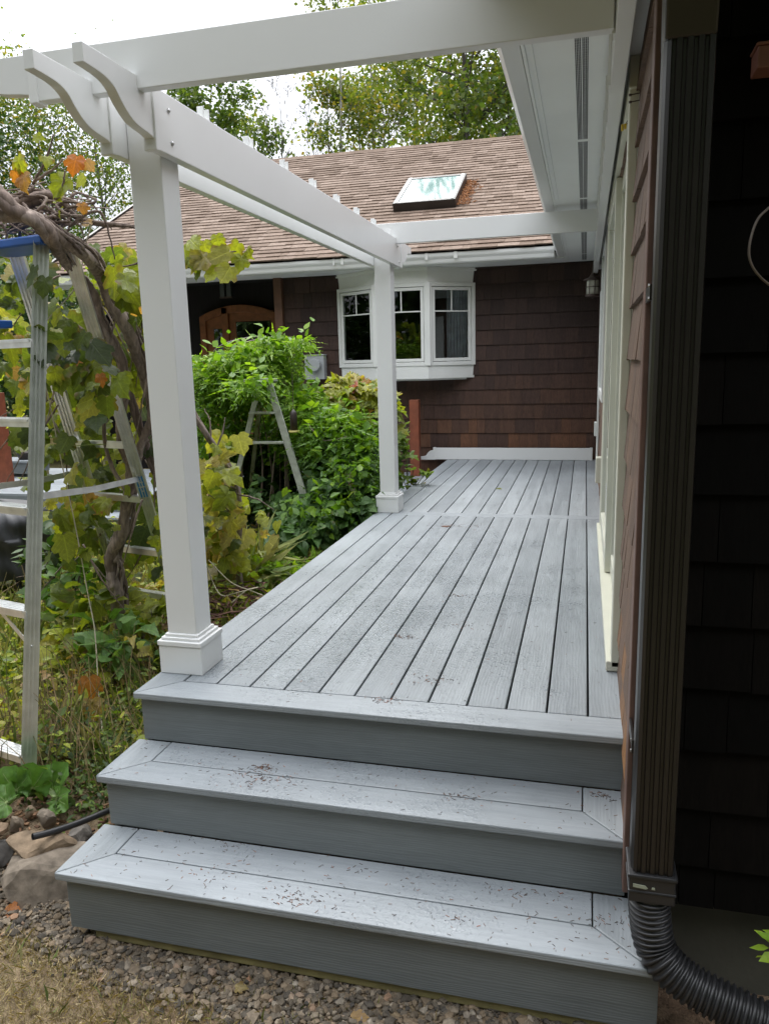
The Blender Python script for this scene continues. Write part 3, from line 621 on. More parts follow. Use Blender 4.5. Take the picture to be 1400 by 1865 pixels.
# electric meter box
me_ = P(575, 662, Y=6.93)
mb = thing('meter_box', me_, 'grey electric meter box on the brown wall left of the bay window', 'meter box')
x, y, z = me_; q = MB(); q.box((x-.13, 6.87, z-.20), (x+.13, 6.984, z+.10)); q.box((x-.14, 6.86, z+.10), (x+.14, 6.984, z+.112)); q.build('cabinet', GREYBOX, mb, bevel=.004)
q = MB(); q.tube([(x+.02, 6.869, z-.02), (x+.02, 6.80, z-.02)], [.085, .075], 20); q.build('meter_dial', GREYBOX, mb, bevel=.004)

# ------------------------------------------------------------------ loose things on the deck
sb = thing('spare_beam', (-1.05, 6.88, 0), 'spare white vinyl beam with a scroll end lying against the back wall', 'beam')
q = MB(); q.box((-1.96, 6.86, .004), (-.055, 6.905, .148)); q.build('beam_body', VINYL, sb, bevel=.003)
q = MB(); q.prism([(-1.961-d_*.45, 6.862, .148-.004-h_*.72) for d_, h_ in profile(.385, .2)], (0, .041, 0)); q.build('scroll_end', VINYL, sb, bevel=.002)
q = MB(); q.box((-1.975, 6.855, .002), (-1.945, 6.91, .153)); q.box((-.085, 6.855, .002), (-.05, 6.91, .153)); q.build('collar', VINYL, sb, bevel=.003)
q = MB(); q.box((-2.225, 6.66, -.2), (-2.11, 6.76, .755)); o = q.build('short_post', RUST, None, bevel=.004); tag(o, 'short rusty red post standing at the far left corner of the deck', 'post', 'rusty red posts')
# landing deck along the back wing
ld = thing('landing_deck', (-5, 6, -.66), 'lower grey landing deck with steps in front of the arched door', 'deck')
q = MB()
for k in range(15): q.box((-8.6, 4.9+k*.14, -.205), (-1.80, 4.9+k*.14+.135, -.18), random.random())
q.build('deck_boards', DECKX, ld)
q = MB(); q.box((-8.6, 4.895, -.36), (-4.4, 4.92, -.206), .5); q.box((-8.6, 4.60, -.56), (-4.4, 4.62, -.39), .5); q.box((-4.4, 4.895, -.7), (-1.82, 4.92, -.206), .2); q.build('riser_board', RISER, ld)
q = MB(); q.box((-8.6, 4.57, -.385), (-4.4, 4.895, -.362), .5); q.build('step_tread', DECKX, ld)
pb_ = P(38, 850, Y=6.3)
bn = thing('bench', (pb_[0], 6.3, -.18), 'small grey bench standing on the landing deck at the far left', 'bench')
x = pb_[0]; zt_ = P(38, 836, Y=6.3)[2]
q = MB(); q.box((x-.45, 6.1, zt_-.03), (x+.35, 6.5, zt_)); q.build('seat', DECKX, bn, bevel=.004); q = MB(); q.box((x-.42, 6.12, zt_-.17), (x+.32, 6.48, zt_-.031)); q.build('apron', RISER, bn)
for dx in (-.38, .28): q = MB(); q.box((x+dx-.04, 6.14, -.18), (x+dx+.04, 6.46, zt_-.17)); q.build('leg', LUMBER, bn)
fp = P(40, 824, Y=6.3)
fpt = thing('planter', (fp[0], 6.3, zt_), 'dark round planter standing on the small grey bench', 'planter')
q = MB(); q.lathe((x+.12, 6.3, zt_), [(.0, .002), (.10, .002), (.13, .10), (.135, .10), (.12, .08), (.0, .08)], 18); q.build('bowl', m_plain('dark_clay', (.06, .05, .045), .7), fpt, True)
rp0 = P(6, 800, Y=5.6)[0]
q = MB(); q.box((rp0-.07, 5.53, -.18), (rp0+.06, 5.65, P(5, 715, Y=5.6)[2])); o = q.build('short_post', RUST, None, bevel=.004); tag(o, 'short rusty red post on the landing deck at the left edge of the photo', 'post', 'rusty red posts')

# yellow clips with wires on the side wall
def clip(pxy, yy, label):
    c = P(pxy[0], pxy[1], Y=yy); t = thing('wire_clip', c, label, 'clip', 'yellow clips on the side wall')
    q = MB(); q.box(c+np.array((-.009, -.008, -.012)), c+np.array((.0, .006, .010))); q.box(c+np.array((.001, -.006, -.006)), c+np.array((.010, .008, .012))); q.build('clip_body', YEL, t, bevel=.002)
    q = MB()
    for dz in (0, .008): q.tube([c+np.array((.004, .002, dz)), c+np.array((.045, -.03, .055+dz)), (-.008, c[1]-.04, c[2]+.075+dz)], .0012, 5)
    q.build('wire', IRON, t)
clip((1135, 232), .62, 'yellow plastic clip dangling on wires under the near soffit beside the door trim')
clip((1109, 448), 3.4, 'yellow plastic clip on the far end of the side wall above the lantern')
# hooks on the casing
for k, (px, py) in enumerate(((1147, 173), (1147, 186))):
    c = P(px, py, Y=.36); q = MB(); q.tube([c, (-.004, c[1], c[2]+.003)], .0018, 6); q.lathe(c-np.array((0, 0, .003)), [(.0, -.001), (.005, .0), (.005, .006), (.0, .007)], 10)
    o = q.build('hook', IRON, None); tag(o, ('upper' if k == 0 else 'lower')+' black hook of the pair on the white casing near the soffit', 'hook', 'black hooks on the casing')
# wire loop, bracket, on the dark wall
q = MB(); q.tube(crom([P(1450, 340, Y=-.47), P(1400, 378, Y=-.55), P(1376, 405, Y=-.57), P(1363, 455, Y=-.58), P(1372, 490, Y=-.57), P(1402, 520, Y=-.53), P(1450, 545, Y=-.47)], 8), .0028, 6); o = q.build('wire_loop', m_plain('pale_wire', (.16, .13, .11), .5), None, True); tag(o, 'thin pale wire loop sticking out of the dark wall at the right edge', 'wire')
c = P(1388, 110, Y=-.51); q = MB(); q.box(c+np.array((-.016, -.03, -.024)), c+np.array((.06, .046, .022))); q.box(c+np.array((-.02, -.034, .0225)), c+np.array((.06, .046, .029))); o = q.build('wall_bracket', m_plain('red_brown_bracket', (.20, .085, .06), .6), None, bevel=.003); tag(o, 'small reddish brown box bracket high on the dark wall', 'bracket')

# ================================================================== vegetation helpers
def proj(q):
    v = np.asarray(q, float)-CAM; z = v@_d; return 700+F*(v@_r)/z, 932.5-F*(v@_u)/z, z
def fan(outline, c=(0, .3, 0), curl=.12):
    n = len(outline); z = lambda x, y: curl*(abs(x)*1.2-(y-.4)**2*.8)
    mid = [((x*.55+c[0]*.45), (y*.55+c[1]*.45)) for x, y in outline]
    V = [c]+[(x, y, z(x, y)+.05*math.sin(i*2.1)+.02) for i, (x, y) in enumerate(mid)]+[(x, y, z(x, y)+.09*math.sin(i*1.7+1)-.04) for i, (x, y) in enumerate(outline)]
    return np.array(V, float), [(0, i+1, (i+1) % n+1) for i in range(n)]+[(i+1, n+i+1, n+(i+1) % n+1, (i+1) % n+1) for i in range(n)]
GRAPE = fan([(.0, -.02), (.16, -.14), (.34, -.10), (.50, .10), (.40, .20), (.60, .42), (.50, .62), (.33, .60), (.30, .82), (.12, .92), (0, 1.08), (-.14, .92), (-.30, .80), (-.32, .60), (-.52, .64), (-.58, .42), (-.42, .20), (-.52, .10), (-.32, -.10), (-.16, -.14)], (0, .22, .05), .22)
HEART = fan([(0, 0), (.14, -.12), (.34, -.08), (.44, .14), (.38, .42), (.20, .70), (0, 1), (-.20, .70), (-.38, .42), (-.44, .14), (-.34, -.08), (-.14, -.12)], (0, .3, .0), .25)
MAPLE = fan([(0, 0), (.20, -.06), (.45, .02), (.36, .16), (.62, .34), (.56, .56), (.34, .50), (.26, .60), (.30, .86), (.12, .82), (0, 1.05), (-.12, .82), (-.30, .86), (-.26, .60), (-.34, .50), (-.56, .56), (-.62, .34), (-.36, .16), (-.45, .02), (-.20, -.06)], (0, .25, .03), .2)
OVAL = (np.array([(0, 0, 0), (.24, .25, .05), (.27, .52, .05), (0, 1, -.06), (-.27, .52, .05), (-.24, .25, .05), (0, .5, -.01)]), [(0, 1, 6), (1, 2, 6), (2, 3, 6), (3, 4, 6), (4, 5, 6), (5, 0, 6)])
DIA = (np.array([(0, 0, 0), (.36, .42, .09), (0, 1, -.04), (-.36, .42, .09)]), [(0, 1, 2, 3)])
BLADE = (np.array([(-.03, 0, 0), (.03, 0, 0), (.022, .55, .05), (0, 1, .22), (-.022, .55, .05)]), [(0, 1, 2, 3, 4)])
def _pin(n=4):
    V = []; Fs = []
    def lf(x, y, z, dx, dy, L, w):
        b = len(V); px, py = -dy, dx
        V.extend([(x, y, z), (x+dx*L*.42+px*w, y+dy*L*.42+py*w, z+.03), (x+dx*L, y+dy*L, z-.05), (x+dx*L*.42-px*w, y+dy*L*.42-py*w, z+.03)]); Fs.append((b, b+1, b+2, b+3))
    for k in range(n):
        y = .14+.70*k/(n-1); z = -.25*y*y; L = .30-.03*k
        for s in (-1, 1): lf(.0, y, z, s*.93, .36, L*1.15, .105)
    lf(0, .88, -.2, 0, 1, .42, .12)
    b = len(V); V.extend([(-.008, 0, 0), (.008, 0, 0), (.006, .9, -.21), (-.006, .9, -.21)]); Fs.append((b, b+1, b+2, b+3))
    return np.array(V), Fs
PINN = _pin()
def inst(name, proto, pos, nrm, tip, size, tones, m, parent=None, width=None):
    V, Fs = proto; pos = np.asarray(pos, float); k = len(pos); nv = len(V)
    nrm = nrm/(np.linalg.norm(nrm, axis=1, keepdims=True)+1e-9); tip = tip-nrm*np.sum(nrm*tip, 1, keepdims=True); tip /= (np.linalg.norm(tip, axis=1, keepdims=True)+1e-9)
    xs = np.cross(tip, nrm); size = np.asarray(size, float)
    sx = size*(RNG.uniform(.8, 1.15, k) if width is None else width); sz = size*RNG.uniform(-.6, 2.2, k)
    v = pos[:, None, :]+(sx[:, None]*V[:, 0][None])[..., None]*xs[:, None]+(size[:, None]*V[:, 1][None])[..., None]*tip[:, None]+(sz[:, None]*V[:, 2][None])[..., None]*nrm[:, None]
    v = (v-org(parent)).reshape(-1, 3).astype(np.float32)
    lt = np.array([len(f) for f in Fs]); li = np.concatenate([np.array(f) for f in Fs])
    loops = (li[None]+(np.arange(k)*nv)[:, None]).ravel().astype(np.int32); tot = np.tile(lt, k).astype(np.int32)
    st = np.concatenate([[0], np.cumsum(tot)[:-1]]).astype(np.int32)
    me = bpy.data.meshes.new(name); me.vertices.add(len(v)); me.vertices.foreach_set('co', v.ravel())
    me.loops.add(len(loops)); me.loops.foreach_set('vertex_index', loops); me.polygons.add(len(tot)); me.polygons.foreach_set('loop_start', st); me.polygons.foreach_set('loop_total', tot)
    if nv > 6:
        uv = me.uv_layers.new(name='uv'); uv.data.foreach_set('uv', np.tile(V[li][:, :2], (k, 1)).astype(np.float32).ravel())
    me.update(calc_edges=True)
    return fin(me, name, m, parent, np.repeat(np.clip(tones, 0, 1), len(Fs)).astype(np.float32), [], True)
def rdir(k, up=1., spread=1.):
    n = RNG.normal(size=(k, 3))*spread; n[:, 2] += up; return n
def blob(c, r, k, shell=.55):
    """points in an ellipsoid, denser near its skin"""
    d = RNG.normal(size=(k, 3)); d /= np.linalg.norm(d, axis=1, keepdims=True); rr = shell+(1-shell)*RNG.random(k)**.6
    lump = 1+.16*np.sin(d[:, 0]*5+c[0]*3)*np.cos(d[:, 2]*6+c[1])+.08*np.sin(d[:, 1]*9)
    return np.array(c)+d*(rr*lump)[:, None]*np.array(r), d
def clumped(pos, tones, scale=3., amp=.25):
    s = np.sin(pos[:, 0]*scale*2.1+1)*np.cos(pos[:, 2]*scale*2.7)+np.sin(pos[:, 1]*scale*1.7+pos[:, 2]*scale); return tones+amp*s*.5
L_TREE = m_leaf('tree_leaves', [(0, (.028, .055, .014)), (.4, (.075, .125, .028)), (.75, (.16, .19, .04)), (1, (.34, .25, .05))], .5)
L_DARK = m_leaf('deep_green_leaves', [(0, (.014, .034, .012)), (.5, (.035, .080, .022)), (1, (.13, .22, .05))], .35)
L_MG = m_leaf('heart_leaves', [(0, (.03, .07, .022)), (.5, (.08, .16, .045)), (1, (.16, .27, .08))], .35, .42, True)
L_WIST = m_leaf('fresh_green_leaves', [(0, (.03, .075, .012)), (.5, (.12, .24, .025)), (1, (.27, .38, .04))], .45)
L_GRAPE = m_leaf('grape_leaves', [(0, (.035, .055, .028)), (.35, (.13, .17, .03)), (.65, (.31, .33, .04)), (.86, (.33, .26, .12)), (1, (.38, .12, .02))], .5, .38, True)
L_HYD = m_leaf('hydrangea_leaves', [(0, (.05, .10, .03)), (.5, (.15, .22, .035)), (.85, (.32, .30, .045)), (1, (.32, .08, .03))], .4, .42, True)
L_HERB = m_leaf('bed_leaves', [(0, (.04, .07, .02)), (.4, (.14, .21, .035)), (.75, (.38, .42, .06)), (1, (.32, .21, .09))], .4)
L_STRAW = m_leaf('dry_grass', [(0, (.13, .19, .05)), (.3, (.27, .28, .10)), (.65, (.50, .40, .22)), (1, (.66, .54, .34))], .3, .7)
L_RHU = m_leaf('rhubarb_leaves', [(0, (.05, .14, .025)), (1, (.14, .26, .05))], .35)
STEM = m_plain('green_brown_stem', (.12, .11, .05), .7, 0, .3, 20)
PURP = m_leaf('purple_petals', [(0, (.28, .02, .30)), (1, (.42, .06, .42))], .3)
PINK = m_leaf('pink_petals', [(0, (.50, .18, .20)), (1, (.62, .32, .32))], .3)

# ------------------------------------------------------------------ trees
def tree(name, base, h, label, cat='tree', rad=2., crown0=.25, nl=14000, leaf=.12, m=None, tn=.45, tv=.18, tr=.09, limbs=26, dens=.3, up=.55, group='trees beyond the house', lean=0, sparse=1., bark=.5, trunks=1, stiff=0):
    t = thing(name, base, label, cat, group); base = np.array(base, float)
    q = MB(); ends = []
    for ti in range(trunks):
        b0 = base+np.array((random.uniform(-.5, .5)*(trunks > 1), random.uniform(-.4, .4)*(trunks > 1), 0)); hh = h*(1 if ti == 0 else random.uniform(.75, .97))
        pts = [b0+np.array((lean*hh*k/8+random.uniform(-.07, .07)*hh*.12, random.uniform(-.06, .06)*hh*.1, hh*k/8)) for k in range(9)]
        q2 = MB(); pp = crom(pts, 3); q2.tube(pp, [tr*(1-.88*i/(len(pp)-1)) for i in range(len(pp))], 8, bark); q2.build('trunk', TBARK, t, True)
        for k in range(limbs//trunks):
            f = crown0+(1-crown0)*(k+random.random())/(limbs//trunks); f = min(f, .985); i = f*8; j = int(i); p0 = lerp(pts[j], pts[min(j+1, 8)], i-j)
            prof = math.sin(math.pi*min(1, (1-f)/(1-crown0)*.80+.16))**.7 if not stiff else (1-f)/(1-crown0)+.08
            L = rad*prof*random.uniform(.65, 1.15); an = k*2.4+random.random()*.8; el = up+random.uniform(-.2, .25)
            d = np.array((math.cos(an)*math.cos(el), math.sin(an)*math.cos(el), math.sin(el)))
            lp_ = [p0, p0+d*L*.5+np.array((0, 0, random.uniform(-.1, .06)*L)), p0+d*L]
            r0 = tr*(1-.8*f)*.5; q.tube(crom(lp_, 4), [r0*(1-.8*s/8) for s in range(9)], 5, bark, False); ends.append((p0+d*L, .22))
            for s in range(5):
                g_ = random.uniform(.3, 1); a_ = lerp(p0, p0+d*L, g_); dd = d+np.array((random.uniform(-1, 1), random.uniform(-1, 1), random.uniform(-.3, .8)))*.8; dd /= np.linalg.norm(dd); l2 = L*random.uniform(.25, .5)
                q.tube([a_, a_+dd*l2*.6+np.array((0, 0, .04)), a_+dd*l2], [r0*.45, r0*.3, .004], 4, bark, False); ends.append((a_+dd*l2, .2)); ends.append((a_+dd*l2*.5, .2))
                if not m:
                    for _ in range(3):
                        d3 = dd+RNG.normal(size=3)*.5; d3 /= np.linalg.norm(d3); b_ = a_+dd*l2*random.uniform(.3, 1); q.tube([b_, b_+d3*l2*.5], [.010, .004], 3, bark, False)
    q.build('branches', TBARK, t, True)
    if m:
        E_ = np.array([e[0] for e in ends]); keep = RNG.random(len(E_)) < sparse; E_ = E_[keep]; et = RNG.normal(size=len(E_))*tv
        idx = RNG.integers(0, len(E_), nl); pos = E_[idx]+RNG.normal(size=(nl, 3))*np.array((dens, dens, dens*.75))
        tones = tn+et[idx]*.8+RNG.normal(size=nl)*.12
        inst('crown', DIA, pos, rdir(nl, .6), rdir(nl, -.3), RNG.uniform(.6, 1.3, nl)*leaf, tones, m, t)
    return t
def gp(px, Y, z=-.7): p = P(px, 700, Y=Y); return (p[0], Y, z)
def topz(px, py, Y): return P(px, py, Y=Y)[2]+.7
tree('tall_birch', gp(640, 19), topz(640, -40, 19), 'tall thin birch rising left of the dense tree behind the ridge', rad=1.1, crown0=.25, nl=8500, leaf=.115, m=L_TREE, tn=.62, tr=.08, limbs=30, dens=.26, up=.8, bark=.8, trunks=3, sparse=.6)
tree('tall_birch', gp(705, 21), topz(700, -60, 21), 'pale stemmed birch standing close beside the dense tree behind the ridge', rad=1.6, crown0=.2, nl=9000, leaf=.12, m=L_TREE, tn=.62, tr=.09, limbs=30, dens=.28, up=.8, bark=.85, trunks=2, sparse=.65)
tree('broadleaf_tree', gp(850, 16), topz(860, -30, 16), 'dense green broadleaf tree above the skylight', rad=2.1, crown0=.22, nl=17000, leaf=.13, m=L_TREE, tn=.56, tr=.16, limbs=40, dens=.34, bark=.2)
tree('broadleaf_tree', gp(960, 19), topz(960, 20, 19), 'darker broadleaf tree half hidden behind the white soffit', rad=2.3, crown0=.15, nl=14000, leaf=.14, m=L_TREE, tn=.50, tr=.16, limbs=36, dens=.4, bark=.2)
tree('broadleaf_tree', gp(770, 23), topz(770, 70, 23), 'broadleaf tree further back between the birches and the dense tree', rad=2.2, crown0=.15, nl=8500, leaf=.14, m=L_TREE, tn=.6, tr=.14, limbs=36, dens=.4, bark=.3)
tree('slender_tree', gp(415, 20), topz(412, 150, 20), 'slender green tree with a pointed top seen through the pergola', rad=1.35, crown0=.3, nl=9000, leaf=.14, m=L_TREE, tn=.42, tr=.09, limbs=24, dens=.24, up=.5, sparse=.8, bark=.2)
tree('slender_tree', gp(478, 22), topz(476, 228, 22), 'low leafy tree just left of the bare trees above the ridge', rad=1.3, crown0=.3, nl=6000, leaf=.14, m=L_TREE, tn=.40, tr=.08, limbs=20, dens=.24, sparse=.8, bark=.2)
tree('bare_tree', gp(532, 20), topz(535, 165, 20), 'leafless grey tree above the roof ridge beside the slender tree', rad=1.2, crown0=.45, tr=.05, limbs=22, up=.95, bark=.35)
tree('bare_tree', gp(585, 20), topz(585, 185, 20), 'leafless tree with upright twigs next to the tall birch', rad=1.0, crown0=.45, tr=.05, limbs=20, up=1.1, bark=.35)
tree('garden_tree', gp(215, 15), topz(215, 190, 15), 'airy green tree right behind the first pergola post', rad=1.7, crown0=.1, nl=11000, leaf=.085, m=L_TREE, tn=.5, tr=.09, limbs=36, dens=.36, bark=.4, sparse=.8)
tree('garden_tree', gp(120, 14), topz(120, 165, 14), 'airy tree with yellowing leaves above the vine at the left', rad=1.6, crown0=.1, nl=10000, leaf=.085, m=L_TREE, tn=.6, tr=.09, limbs=36, dens=.36, bark=.4, sparse=.8)
tree('garden_tree', gp(20, 13), topz(15, 120, 13), 'yellowing tree at the left edge under the rafter end', rad=1.4, crown0=.1, nl=9500, leaf=.085, m=L_TREE, tn=.68, tr=.09, limbs=32, dens=.34, bark=.4)
tree('garden_tree', gp(-60, 12), topz(-60, 200, 12), 'dark leafy tree at the far left beyond the stepladder', rad=2.0, crown0=.05, nl=15000, leaf=.10, m=L_DARK, tn=.5, tr=.10, limbs=34, dens=.4, bark=.3)
for xy_, l_ in (((-11.5, 4.6, -.7), 'leafy tree outside the left edge in line with the landing deck'), ((-11.0, 1.0, -.7), 'leafy tree outside the left edge in line with the garden bed')): tree('garden_tree', xy_, 6.0, l_, rad=2.2, crown0=.05, nl=9000, leaf=.2, m=L_DARK, tn=.5, tr=.12, limbs=30, dens=.4)
tree('garden_tree', gp(80, 11), topz(80, 520, 11), 'low dark tree behind the landing deck at the left', rad=1.6, crown0=.02, nl=14000, leaf=.09, m=L_DARK, tn=.45, tr=.07, limbs=34, dens=.36, bark=.3)
# unseen trees behind the viewer, added to shade the camera-facing sides
for k, (x, y) in enumerate(((-4.0, -9.0), (1.2, -8.6), (-9.5, -7), (6.5, -8.5))):
    tree('shade_tree', (x, y, -.7), 7.5, ('large unseen shade tree behind the viewer left of the middle', 'large unseen shade tree straight behind the viewer', 'large unseen shade tree far left behind the viewer', 'large unseen shade tree far right behind the viewer')[k], rad=3.0, crown0=.08, nl=12000, leaf=.40, m=L_DARK, tn=.75, tr=.2, limbs=34, dens=.5, group='shade trees behind the viewer')

# ------------------------------------------------------------------ aluminium stepladder with a blue top
DL = np.array((-.97, .24, 0.)); DL /= np.linalg.norm(DL)
Af = np.array((-2.49, .03, -.63)); At = P(76, 440, Y=.45); A2f = Af+DL*.62; A2t = At+DL*.36
Cf = P(352, 1190, Z=-.62); Ct = P(124, 440, Y=.62); Ct[2] = At[2]; Bf = Cf+DL*.50; Bt = Ct+DL*.36
lad = thing('stepladder', Af, 'tall aluminium stepladder with a blue top cap standing among the grape vines', 'ladder')
def rail(name, a, b, w, dpt, parent, out, m=ALU):
    """channel section rail: web with two flanges and ribs"""
    q = MB(); a = np.array(a, float); b = np.array(b, float); out = np.array(out, float); out -= (b-a)*np.dot(out, b-a)/np.dot(b-a, b-a); out /= np.linalg.norm(out); sd_ = np.cross((b-a)/np.linalg.norm(b-a), out)
    q.bar(a, b, w, .004, out)
    for s in (-1, 1): q.bar(a+sd_*s*(w/2-.002)-out*(dpt/2), b+sd_*s*(w/2-.002)-out*(dpt/2), .004, dpt, out)
    for s in (-.88, -.25, .25, .88): q.bar(a+sd_*s*w/2+out*.008, b+sd_*s*w/2+out*.008, .009 if abs(s) > .5 else .005, .013, out)
    return q.build(name, m, parent)
view = -np.array([_d[0], _d[1], 0])
ra = rail('front_rail', Af, At, .062, .03, lad, (.6, -.8, 0)); rail('front_rail', A2f, A2t, .062, .03, lad, (.6, -.8, 0))
rc = rail('rear_rail', Cf, Ct, .055, .03, lad, (.4, -.9, 0)); rail('rear_rail', Bf, Bt, .062, .03, lad, (.4, -.9, 0))
def on(a, b, py):
    lo, hi = 0., 1.
    for _ in range(30):
        m_ = (lo+hi)/2
        if proj(lerp(a, b, m_))[1] > py: lo = m_
        else: hi = m_
    return lo
for py in (765, 926, 1112, 1375, 620):
    t = on(Af, At, py); a = lerp(Af, At, t); b = lerp(A2f, A2t, t); q = MB(); q.bar(a+DL*.02, b-DL*.02, .075, .012); q.bar(a+DL*.02+np.array((.01, -.035, -.012)), b-DL*.02+np.array((.01, -.035, -.012)), .004, .034)
    for s in (-.025, -.008, .009, .026): q.bar(a+DL*.02+np.array((0, s, .0075)), b-DL*.02+np.array((0, s, .0075)), .004, .003)
    q.build('step', ALU, lad)
for py in (620, 806, 905, 1003, 1085):
    t = on(Cf, Ct, py); a = lerp(Cf, Ct, t); b = lerp(Bf, Bt, t); q = MB(); q.bar(a+DL*.02, b-DL*.02, .05, .006); q.bar(a+DL*.02+np.array((0, -.024, -.014)), b-DL*.02+np.array((0, -.024, -.014)), .004, .034); q.build('cross_brace', ALU, lad)
for (f0, t0, f1, t1, y0_, y1_) in ((Af, At, Cf, Ct, 905, 872), (A2f, A2t, Bf, Bt, 893, 858)):
    a = lerp(f0, t0, on(f0, t0, y0_)); b = lerp(f1, t1, on(f1, t1, y1_)); mid = lerp(a, b, .5)+np.array((0, 0, -.012)); q = MB(); q.bar(a, mid, .005, .030); q.bar(mid, b, .005, .030); q.build('spreader', ALU, lad)
a = lerp(Af, At, on(Af, At, 1180)); b = lerp(Af, A2f, .75)*0+lerp(lerp(Af, At, on(Af, At, 1112)), lerp(A2f, A2t, on(Af, At, 1112)), .5); q = MB(); q.bar(a, b, .004, .022); q.build('knee_brace', ALU, lad)
q = MB(); cz = At[2]; base4 = [At+np.array((.03, -.04, 0)), A2t+np.array((-.05, -.04, 0)), Bt+np.array((-.05, .02, 0)), Ct+np.array((.0, .02, 0))]
q.prism([(p[0], p[1], cz-.015) for p in base4], (0, 0, .04)); q.build('top_cap', BLUE, lad, bevel=.008)
t_ = on(Af, At, 585); a = lerp(A2f, A2t, t_)-DL*.12; q = MB(); q.bar(a+DL*-.02, a+DL*.3, .12, .035); q.build('tool_tray', BLUE, lad, bevel=.006)
# sticker on the rear rail
t0 = on(Cf, Ct, 905); t1 = on(Cf, Ct, 868); a = lerp(Cf, Ct, t0); b = lerp(Cf, Ct, t1); on_ = np.array((.4, -.9, 0)); on_ /= np.linalg.norm(on_)
q = MB(); q.bar(a+on_*.0085, b+on_*.0085, .048, .001, on_); lb = q.build('label_sticker', m_plain('label_blue', (.03, .26, .62), .4), rc)
q = MB()
for f_, w_ in ((.72, .026), (.5, .032), (.3, .02)):
    c0 = lerp(a, b, f_); u_ = (b-a)/np.linalg.norm(b-a); q.bar(c0+on_*.0095-u_*.004, c0+on_*.0095+u_*.004, w_, .0006, on_)
c0 = lerp(a, b, -.22); u_ = (b-a)/np.linalg.norm(b-a); q.bar(c0+on_*.009-u_*.014, c0+on_*.009+u_*.014, .03, .001, on_)
q.build('label_print', TRIM, rc)

# grey painted stepladder in the shrubs
gl = thing('old_stepladder', P(480, 900, Y=3.9), 'weathered grey wooden stepladder half buried in the green shrub', 'ladder')
LT = P(484, 694, Y=3.70); q = MB(); q.bar(P(490, 698, Y=3.70), P(560, 925, Y=3.60), .022, .062, (1, 0, 0)); q.build('front_rail', OLDPAINT, gl, bevel=.003)
q = MB(); q.bar(P(473, 698, Y=3.98), P(418, 925, Y=4.05), .022, .050, (1, 0, 0)); q.build('front_rail', OLDPAINT, gl, bevel=.003)
q = MB(); q.bar(P(488, 700, Y=4.1), P(545, 860, Y=4.7), .022, .04, (1, 0, 0)); q.build('rear_rail', OLDPAINT, gl, bevel=.003)
q = MB(); q.bar(P(478, 700, Y=4.2), P(455, 900, Y=4.8), .022, .04, (1, 0, 0)); q.build('rear_rail', OLDPAINT, gl, bevel=.003)
q = MB(); q.bar(P(455, 693, Y=3.9), P(494, 692, Y=3.68), .13, .028); q.build('top_cap', OLDPAINT, gl, bevel=.004)
for (xa, xb, y_) in ((436, 520, 806), (462, 500, 752)):
    q = MB(); q.bar(P(xa, y_, Y=3.98), P(xb, y_, Y=3.66), .10, .018); q.build('step', OLDPAINT, gl, bevel=.003)
# bird feeder
bf = P(535, 770, Y=3.62); bft = thing('bird_feeder', bf, 'dark hanging bird feeder with a yellow perch tray in front of the shrub', 'bird feeder')
q = MB(); q.lathe(bf, [(.0, .12), (.018, .10), (.030, .085), (.032, -.06), (.0, -.06)], 16); q.build('tube', m_plain('feeder_dark', (.025, .016, .014), .4), bft, True)
q = MB(); q.lathe(bf, [(.0, -.062), (.045, -.066), (.047, -.082), (.0, -.086)], 16); q.build('tray', m_plain('feeder_tray', (.42, .36, .12), .6), bft, True)
q = MB(); q.tube([bf+np.array((0, 0, .115)), bf+np.array((.0, .02, .42))], .0025, 5); q.build('hanger', IRON, bft)
# black garden arch in the shrub
ga = thing('garden_arch', P(440, 800, Y=4.4), 'thin black metal arch overgrown by the bright green shrub', 'garden arch')
for (px0, px1, Y_) in ((382, 510, 4.35),):
    a0 = P(388, 1000, Y=4.3); a1 = P(377, 665, Y=4.3); b1 = P(508, 640, Y=4.5); b0 = P(512, 1000, Y=4.5)
    for k in range(2):
        off = np.array((0, .35*k, 0)); q = MB(); q.tube(crom([a0+off, lerp(a0, a1, .5)+off, a1+off, lerp(a1, b1, .5)+off+np.array((0, 0, .18)), b1+off, lerp(b1, b0, .5)+off, b0+off], 6), .009, 6); q.build('hoop', IRON, ga, True)

